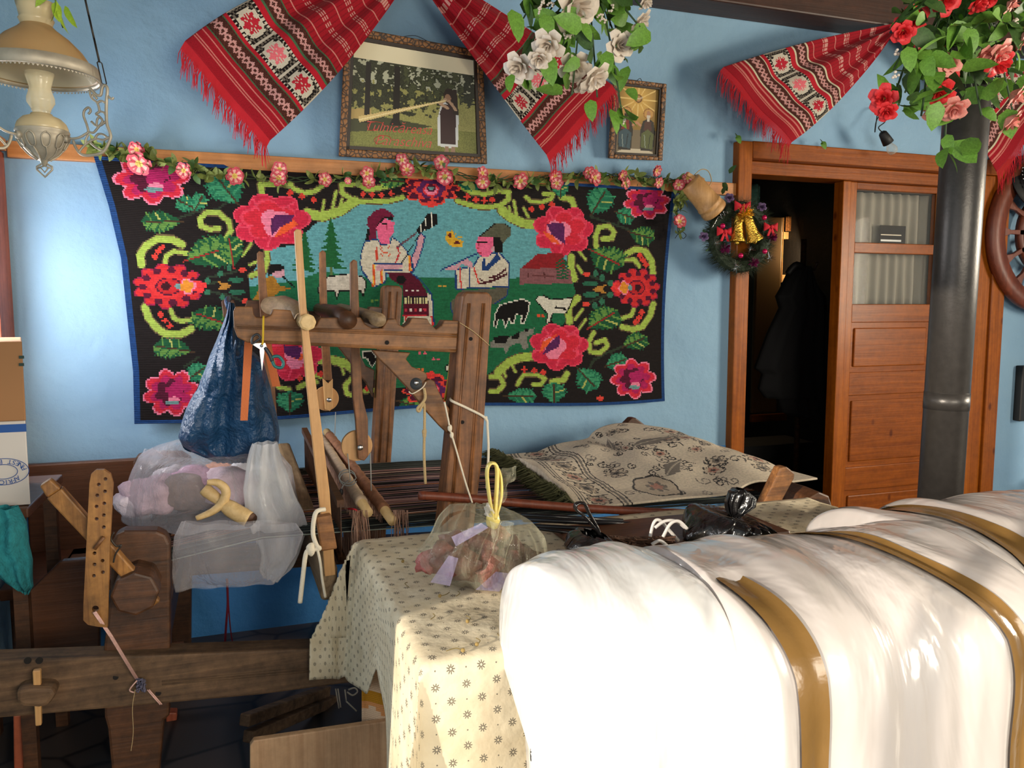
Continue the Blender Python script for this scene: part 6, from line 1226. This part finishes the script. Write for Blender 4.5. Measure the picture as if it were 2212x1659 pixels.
for i, (x, y) in enumerate(((950, 1290), (985, 1290), (1000, 1408), (880, 1260), (1030, 1395), (930, 1340), (870, 1215), (1075, 1370), (1010, 1345))):
    p = U(x, y, Z=CZ + .004); t = thing('fallen_flower', ['small dried camomile head on the tablecloth top', 'dry stalk lying on the tablecloth top'][i % 2], 'dried flower', p, 'dried flowers on the tablecloth' + (' a' if i % 2 else ' b')); a = r.random() * 6
    obj('stalk', MB().tube(catmull([p + V((0, 0, .002)), p + V((.014 * math.cos(a), .014 * math.sin(a), .004)), p + V((.03 * math.cos(a + .5), .03 * math.sin(a + .5), .002))], 4), .0009, 5), plain('dry_stalk', C(120, 104, 60), .9), t)
    if i % 2 == 0: obj('flower_head', MB().ell(p + V((0, 0, .003)), .004, 8, 6), plain('camomile', C(150, 126, 74), .9), t, True)
# bag with yellow handles on the table
t = thing('clear_food_bag', 'clear plastic bag with knotted yellow handles on the table', 'bag', U(1030, 1262, Z=CZ)); YB_ = 1.70
L = [(1052, 1118), (1010, 1105), (975, 1112), (945, 1140), (918, 1170), (905, 1195), (906, 1225), (925, 1250), (960, 1262)]; Rr_ = [(1076, 1118), (1105, 1115), (1140, 1120), (1160, 1145), (1172, 1180), (1170, 1215), (1165, 1245), (1140, 1265), (1110, 1268)]
obj('film', blob(L, Rr_, YB_, .14, 80, 40, .012, 19, .035, 2, CZ + .004), M['film_y'], t, True)
for x, y, Y, r_, c in ((960, 1205, 1.68, .04, (120, 62, 52)), (1000, 1220, 1.64, .042, (104, 56, 44)), (1045, 1225, 1.64, .045, (128, 70, 60)), (1090, 1225, 1.66, .04, (110, 60, 56)), (1130, 1215, 1.70, .04, (96, 56, 50)), (985, 1180, 1.72, .04, (116, 60, 54)), (1040, 1190, 1.70, .042, (134, 80, 70)), (1100, 1190, 1.72, .04, (120, 84, 74)), (930, 1215, 1.70, .03, (170, 96, 90)), (1070, 1160, 1.74, .035, (150, 104, 76))):
    obj('dried_fruit', MB().ell(U(x, y, Y=Y), (r_, r_ * .9, r_ * .8), 14, 10, .6, x), plain('fruit_%d' % x, C(*c), .5, bump=.7, bscale=70, var=.4), t, True)
for a, b, c, d in (((930, 1258), (970, 1200), (990, 1206), (972, 1266)), ((1028, 1282 - 8), (1072, 1235), (1110, 1240), (1078, 1282 - 4)), ((975, 1160), (1040, 1130), (1055, 1140), (985, 1180))):
    obj('lilac_print', MB().prism([U(*q, Y=1.575) for q in (a, b, c, d)], (0, .001, 0)), film('lilac_film', C(186, 178, 214), .3, .15, .4, 20, .3, .2), t)
K = U(1066, 1122, Y=1.66)
obj('knot', MB().ell(K, (.016, .015, .02), 14, 10, .3), M['ribbon'], t, True)
for pts, w in (([(1066, 1120), (1058, 1080), (1052, 1030), (1054, 1008), (1061, 1000)], .010), ([(1068, 1120), (1072, 1070), (1074, 1020), (1070, 1003), (1060, 1000)], .011), ([(1070, 1120), (1082, 1075), (1082, 1035), (1076, 1012)], .009)):
    obj('handle_strip', MB().tube(catmull([U(x, y, Y=1.655) for x, y in pts], 6), w, 8, flat=.35), M['ribbon'], t, True)
def flap(pts4, Y, nm, m, w=.01, sd=0):
    a, b, c, d = [U(*p, Y=Y) for p in pts4]; obj(nm, MB().grid(14, 14, lambda u, v: lerp(lerp(a, b, u), lerp(d, c, u), v) + V((0, w * math.sin(u * 9 + v * 4 + sd) + .012 * nz(u * 4, v * 4, sd), 0))), m, t, True)
flap([(1066, 1115), (1082, 1010), (1120, 1008), (1090, 1075)], 1.65, 'film_corner', M['film_y'], .01, 1); flap([(1062, 1128), (1106, 1126), (1100, 1225), (1060, 1200)], 1.57, 'film_corner', M['film_y'], .014, 2); flap([(1045, 1112), (1050, 1085), (1066, 1090), (1066, 1118)], 1.65, 'film_corner', M['film_w'], .008, 3)
# things behind the bundles
RODL = ['long thick black rod nearest the wooden loom rod on the table', 'longest black rod lying across the brown tray', 'black rod lying under the looped bag handle', 'shortest thin black rod beside the clear food bag']
def stickrow():
    for k, (x0, y0, x1, y1, r_) in enumerate(((1125, 1112, 1345, 1125, .006), (1130, 1122, 1430, 1135, .007), (1150, 1136, 1440, 1150, .006), (1165, 1142, 1300, 1160, .005))):
        tag(obj('black_rod', MB().tube([U(x0, y0, Y=1.98 - .02 * k), U(x1, y1, Y=1.98 - .02 * k)], r_, 8), plain('black_lacquer', C(20, 20, 24), .3) if 'black_lacquer' not in bpy.data.materials else bpy.data.materials['black_lacquer'], smooth=True), RODL[k], 'rod', 'black rods at the back of the table')
stickrow()
bx_ = MB().box((.80, 1.74, CZ + .001), (1.40, 1.99, CZ + .016)); tag(obj('wooden_tray', bx_, M['bench'], bevel=.006), 'flat brown wooden tray under the black rods on the table', 'tray')
t = thing('black_bag', 'knotted black plastic bag on the table behind the wrapped bundles', 'bag', U(1570, 1160, Y=1.75))
L = [(1570, 1112), (1530, 1108), (1505, 1120), (1488, 1140), (1478, 1165), (1480, 1185)]; Rr_ = [(1590, 1112), (1612, 1112), (1635, 1122), (1660, 1140), (1672, 1160), (1670, 1185)]
obj('bag_body', blob(L, Rr_, 1.75, .13, 72, 26, .014, 15, .03, 6, CZ + .018), M['blackbag'], t, True)
L = [(1592, 1058), (1578, 1062), (1572, 1085), (1576, 1105), (1580, 1116)]; Rr_ = [(1606, 1056), (1624, 1072), (1622, 1090), (1600, 1105), (1592, 1116)]
obj('bag_top', blob(L, Rr_, 1.72, .03, 48, 16, .006, 9, .02, 7), M['blackbag'], t, True)
t = thing('black_bag', 'black plastic bag handle looped upright beside the clear food bag', 'bag', U(1270, 1180, Y=1.66))
obj('handle_loop', MB().tube(catmull([U(x, y, Y=1.66) for x, y in ((1312, 1170), (1285, 1140), (1262, 1115), (1244, 1100), (1246, 1088), (1262, 1088), (1272, 1108), (1290, 1140), (1302, 1172))], 6), .009, 8, flat=.4), M['blackbag'], t, True)
obj('bag_body', blob([(1262, 1155), (1240, 1165), (1225, 1185), (1230, 1200)], [(1306, 1155), (1318, 1165), (1325, 1185), (1318, 1200)], 1.64, .08, 40, 14, .01, 9, .02, 2, CZ + .004), M['blackbag'], t, True)
cw = plain('white_flex', C(206, 202, 198), .5)
for k, pts in enumerate((((1402, 1170), (1412, 1130), (1425, 1124), (1445, 1145), (1466, 1168)), ((1415, 1140), (1435, 1126), (1460, 1126), (1480, 1140)), ((1432, 1160), (1448, 1132), (1466, 1126), (1484, 1142)), ((1408, 1176), (1425, 1168), (1440, 1178)))):
    tag(obj('white_cable', MB().tube(catmull([U(x, y, Y=1.70 - .015 * k) for x, y in pts], 6), .0042, 8), cw, smooth=True), ['tall white cable loop crossing the others beside the brown yarn', 'wide white cable arch leaning on the knotted black bag', 'narrow white cable arch beside the knotted black bag', 'small low white cable loop on the brown yarn'][k], 'cable', 'white cable loops on the table')
sh = MB()
for k in range(60): sh.tube(catmull([U(r.uniform(1315, 1460), r.uniform(1158, 1185), Y=1.66 + r.uniform(0, .06)) for _ in range(3)], 4), .0022, 4)
tag(obj('brown_yarn', sh, plain('brown_fur', C(84, 58, 44), .95, var=.5, bscale=200), kind='stuff'), 'heap of brown yarn beside the white cable loops', 'yarn')
# ---------------------------------------------------------------- bundles wrapped in plastic and brown tape
def bundle(name, label, x0, x1, prof, seed, m, bands, sx=.9, wr=.012, grp=None, endr=.3):
    "prof: closed outline (y, z) of the cross-section; ends are rounded"
    t = thing(name, label, 'bundle', ((x0 + x1) / 2, prof[0][0], prof[0][1]), grp); PP = catmull([(0, y, z) for y, z in prof], 8, True); n = len(PP); cy = sum(p.y for p in PP) / n; cz = sum(p.z for p in PP) / n
    def S(u, v, o=0.0):
        x = lerp(x0, x1, u); e = min(1, min(u, 1 - u) / endr); k = math.sqrt(max(0.0, 1 - (1 - e) ** 2.6)) * (1 - sx) + sx if e < 1 else 1
        if u < .001 or u > .999: k = .02
        elif e < .25: k *= .55 + .45 * (e / .25) ** .5
        i = v * n; a = int(i) % n; f = i - int(i); p = lerp(PP[a], PP[(a + 1) % n], f); d = V((0, p.y - cy, p.z - cz)); g = 1 + o / max(d.length, .05)
        w = wr * (nz(x * 9 + seed, p.y * 5, p.z * 5) + .7 * nz(x * 20 + seed, p.y * 4 + x * 7, p.z * 2.5) + .3 * math.sin(x * 30 + p.z * 7 + 3 * nz(x * 4, p.z * 3, seed)))
        for bu, bw, sk, v0, v1 in bands:
            q = abs(u - bu - sk * (min(v, .36) - .36)) / bw
            if q < 3 and v0 <= v <= v1: w -= wr * 1.2 * math.exp(-q * q)
        return V((x, cy + d.y * k * g, cz + d.z * k * g)) + d.normalized() * w
    obj('plastic_wrap', MB().grid(110, 120, S), m, t, True)
    for bu, bw, sk, v0, v1 in bands: obj('tape_band', MB().grid(6, 120, lambda u, w: (lambda v: S(bu + (u - .5) * bw + sk * (min(v, .36) - .36), v % 1.0, .004 + .003 * math.sin(u * 6.3)))(lerp(v0, v1 - .0001, w))), M['tape'], t, True)
    return S
# wrap for the clear bundles: milky film over pale fabric
def wrapmat(name, c, bs, rough):
    m, nt, b = newmat(name); tc = nd(nt, 'TexCoord').outputs['Object']; mp = nd(nt, 'Mapping', {'Vector': tc, 'Scale': (1.0, .5, .3), 'Rotation': (0, R(18), 0)}).outputs[0]
    n = nd(nt, 'TexNoise', {'Vector': mp, 'Scale': bs, 'Detail': 4.0, 'Distortion': 1.0}); n2 = nd(nt, 'TexNoise', {'Vector': tc, 'Scale': 4.0, 'Detail': 3.0}); v = nd(nt, 'TexVoronoi', {'Vector': mp, 'Scale': bs * .8}, feature='DISTANCE_TO_EDGE')
    nt.links.new(ramp(nt, n2.outputs[0], [(.3, tuple(x * .86 for x in c[:3]) + (1,)), (.65, c)]), b.inputs['Base Color']); b.inputs['Roughness'].default_value = rough; b.inputs['Coat Weight'].default_value = .9; b.inputs['Coat Roughness'].default_value = .1
    b1 = nd(nt, 'Bump', {'Height': n.outputs[0], 'Strength': .7, 'Distance': .03}); b2 = nd(nt, 'Bump', {'Height': v.outputs['Distance'], 'Strength': .2, 'Distance': .02, 'Normal': b1.outputs[0]}); nt.links.new(b2.outputs[0], b.inputs['Normal']); nt.links.new(b2.outputs[0], b.inputs['Coat Normal']); return m
M['wrapB'] = wrapmat('milky_wrap', C(208, 200, 196), 5, .3); M['wrapA'] = wrapmat('white_wrap', C(238, 238, 238), 5, .35)
pA = [(1.44, .80), (1.39, .89), (1.24, .942), (1.07, .925), (.975, .83), (.95, .62), (.95, .40), (1.0, .22), (1.12, .20), (1.18, .35), (1.21, .6), (1.25, .775), (1.36, .768)]
bundle('wrapped_bundle', 'white plastic wrapped bundle at the bare corner of the tablecloth', .435, .745, pA, 1.0, M['wrapA'], [], .80, .012, endr=.42)
pB = [(1.50, .79), (1.42, .862), (1.27, .925), (1.08, .926), (.955, .88), (.905, .79), (.895, .62), (.89, .38), (.92, .18), (1.10, .16), (1.18, .4), (1.22, .76), (1.38, .768)]
bundle('wrapped_bundle', 'clear plastic wrapped bundle with two brown tape bands', .70, 1.32, pB, 4.0, M['wrapB'], [(.14, .085, .25, .22, .75), (.80, .082, .75, 0, 1)], .94, .011, endr=.14)
pC = [(1.60, .80), (1.54, .87), (1.40, .916), (1.2, .914), (1.09, .84), (1.06, .70), (1.05, .45), (1.08, .2), (1.18, .18), (1.23, .4), (1.26, .76), (1.42, .768)]
bundle('wrapped_bundle', 'plastic wrapped bundle with one tape band before the stovepipe', 1.30, 1.98, pC, 9.0, M['wrapB'], [(.30, .11, .25, 0, 1)], .92, .012, endr=.16)
# orange cloth and board under the table edge
oc = MB().grid(20, 30, lambda u, v: U(lerp(783, 880, u), lerp(1385, 1620, v), Y=1.96) + V((0, .012 * math.sin(u * 7 + v * 2), 0)), col=lambda u, v: C(236, 160, 96) if abs(((u * 1.4 - .3) ** 2 + ((v * 2.2) % 1 - .9) ** 2) ** .5 - .62) < .07 else C(244, 206, 168) if ((u * 1.4 - .3) ** 2 + ((v * 2.2) % 1 - .9) ** 2) ** .5 < .56 else C(206, 142, 36), uv=lambda u, v: (u, v))
tag(obj('orange_cloth', oc, woven('orange_weave', rows=60, strength=.2), smooth=True, solid=.003), 'orange and yellow patterned cloth hanging under the table', 'cloth')
bd = MB().prism([U(540, 1612, Y=1.93), U(548, 1600, Y=1.93), U(850, 1556, Y=1.93), U(850, 2140, Y=1.93), U(540, 2140, Y=1.93)], (0, .02, 0)); bo = obj('plywood_board', bd, M['plank'], bevel=.003); tag(bo, 'pale raw wooden board standing on the floor beside the tablecloth', 'board')
# ---------------------------------------------------------------- left corner: bench, boxes, fleece
t = thing('corner_bench', 'brown wooden bench with panel back in the corner behind the loom', 'bench', (-.5, 3.2, 0))
obj('back_panel', MB().box((XL + .035, 3.38, .30), (-.30, 3.415, .775)), M['bench'], t, bevel=.006); obj('seat', MB().box((XL + .035, 2.95, .40), (-.30, 3.378, .44)), M['bench'], t, bevel=.006)
obj('end_panel', MB().prism(UL([(28, 1420), (30, 1310), (130, 1213), (215, 1205), (215, 1420)], 2.55), (0, .03, 0)), M['bench'], t, bevel=.005); obj('side_rail', MB().box((-.62, 2.58, .40), (-.50, 3.38, .44)), M['bench'], t, bevel=.005)
for x, y in ((XL + .06, 2.97), (-.36, 2.97), (-.36, 3.33), (XL + .06, 3.33)): obj('leg', MB().box((x, y, 0), (x + .05, y + .045, .4)), M['bench'], t, bevel=.004)
obj('leg', MB().prism(UL([(28, 1545), (52, 1545), (55, 1840), (32, 1840)], 2.45), (0, .05, 0)), M['redwood'], t, bevel=.004); obj('leg', MB().prism(UL([(358, 1540), (382, 1540), (380, 1640), (362, 1640)], 2.75), (0, .04, 0)), M['redwood'], t, bevel=.004); obj('leg_rail', MB().box((-.6, 2.78, .20), (-.2, 2.82, .24)), M['bench'], t)
t = thing('storage_table', 'small dark side table under the stacked boxes', 'table', (-.68, 2.6, 0)); e = U(66, 1090, Y=2.45)
obj('top', MB().box((XL + .005, 2.42, e.z - .03), (e.x + .0, 2.88, e.z - .002)), M['bench'], t, bevel=.004)
for x in (XL + .012, e.x - .05):
    for y in (2.43, 2.83): obj('leg', MB().box((x, y, 0), (x + .035, y + .035, e.z - .03)), M['loom_dark'], t)
def boxes():
    Y = 2.45; b0 = U(66, 1090, Y=Y); b1 = U(62, 908, Y=Y); zt = b1.z; x1 = b0.x; SK = V((-.074, .33, 0)); t = thing('banana_box', 'white fruit carton with a blue band and oval stamp, upside down', 'box', (x1 - .08, Y + .1, b0.z)); x0 = x1 - .175
    obj('carton', MB().prism([(x0, Y, b0.z), (x1, Y, b0.z), (x1, Y, zt), (x0, Y, zt)], SK), M['whitecard'], t, bevel=.003); zb1, zb0 = U(62, 915, Y=Y).z, U(62, 932, Y=Y).z
    obj('blue_band', MB().prism([(x0, Y - .0012, zb0), (x1 + .0012, Y - .0012, zb0), (x1 + .0012, Y - .0012, zb1), (x0, Y - .0012, zb1)], SK), M['inkblue'], t)
    cc = U(8, 1019, Y=Y); rx, rz = .060, .036; bas = lambda a, kx, kz: cc + V((rx * kx * math.cos(a), -.0015, rz * kz * math.sin(a))); mb = MB()
    for k in (1.0, .55): mb.tube([bas(i * .1571, k, k) for i in range(40)], .0009, 4, closed=True)
    obj('oval_stamp', mb, M['inkblue'], t); bpy.context.view_layer.update()
    for s, up_ in (('FINEST BANANAS', True), ('AFRICA\'S', False)):
        n = len(s); span = 2.7 if up_ else 1.7
        for i, ch in enumerate(s):
            if ch == ' ': continue
            q = (i - (n - 1) / 2) / max(1, n - 1) * span
            a = math.pi / 2 - .0 + q if up_ else -math.pi / 2 - q   # upside down carton: text turned half round
            p = bas(a, .93 if up_ else .64, .93 if up_ else .64); rad = V((math.cos(a) / rx, 0, math.sin(a) / rz)).normalized(); up = -rad if up_ else rad; ri = V((-up.z, 0, up.x)); ri = V((up.z, 0, -up.x))
            txt(ch, .0175, M['inkblue'], t, basis(p, ri, up), 0, .0003)
    t = thing('cardboard_box', 'brown cardboard box stacked on the white fruit carton', 'box', (x1 - .08, Y + .1, zt)); tp = U(48, 737, Y=Y)
    obj('carton', MB().prism([V((x0, Y - .012, zt + .001)), V((x1 + .004, Y - .012, zt + .001)), V((tp.x, Y - .004, tp.z)), V((x0, Y - .004, tp.z))], SK), M['cardboard'], t, bevel=.003)
    for y in (770, 786): a = U(41, y, Y=Y - .012); obj('printed_mark', MB().box((a.x, Y - .0135, a.z - .006), (a.x + .012, Y - .012, a.z + .002)), plain('green_ink', C(34, 60, 54), .6) if 'green_ink' not in bpy.data.materials else bpy.data.materials['green_ink'], t)
boxes()
L = [(-60, 1095), (-70, 1140), (-60, 1190), (-20, 1230), (20, 1262), (45, 1278)]; Rr_ = [(35, 1095), (55, 1130), (58, 1180), (70, 1215), (74, 1262), (62, 1284)]
t = thing('teal_fleece', 'crumpled teal fleece hanging below the white carton', 'fabric', U(20, 1100, Y=2.40)); obj('cloth', blob(L, Rr_, 2.36, .05, 56, 30, .012, 8, .035, 5), M['teal'], t, True)
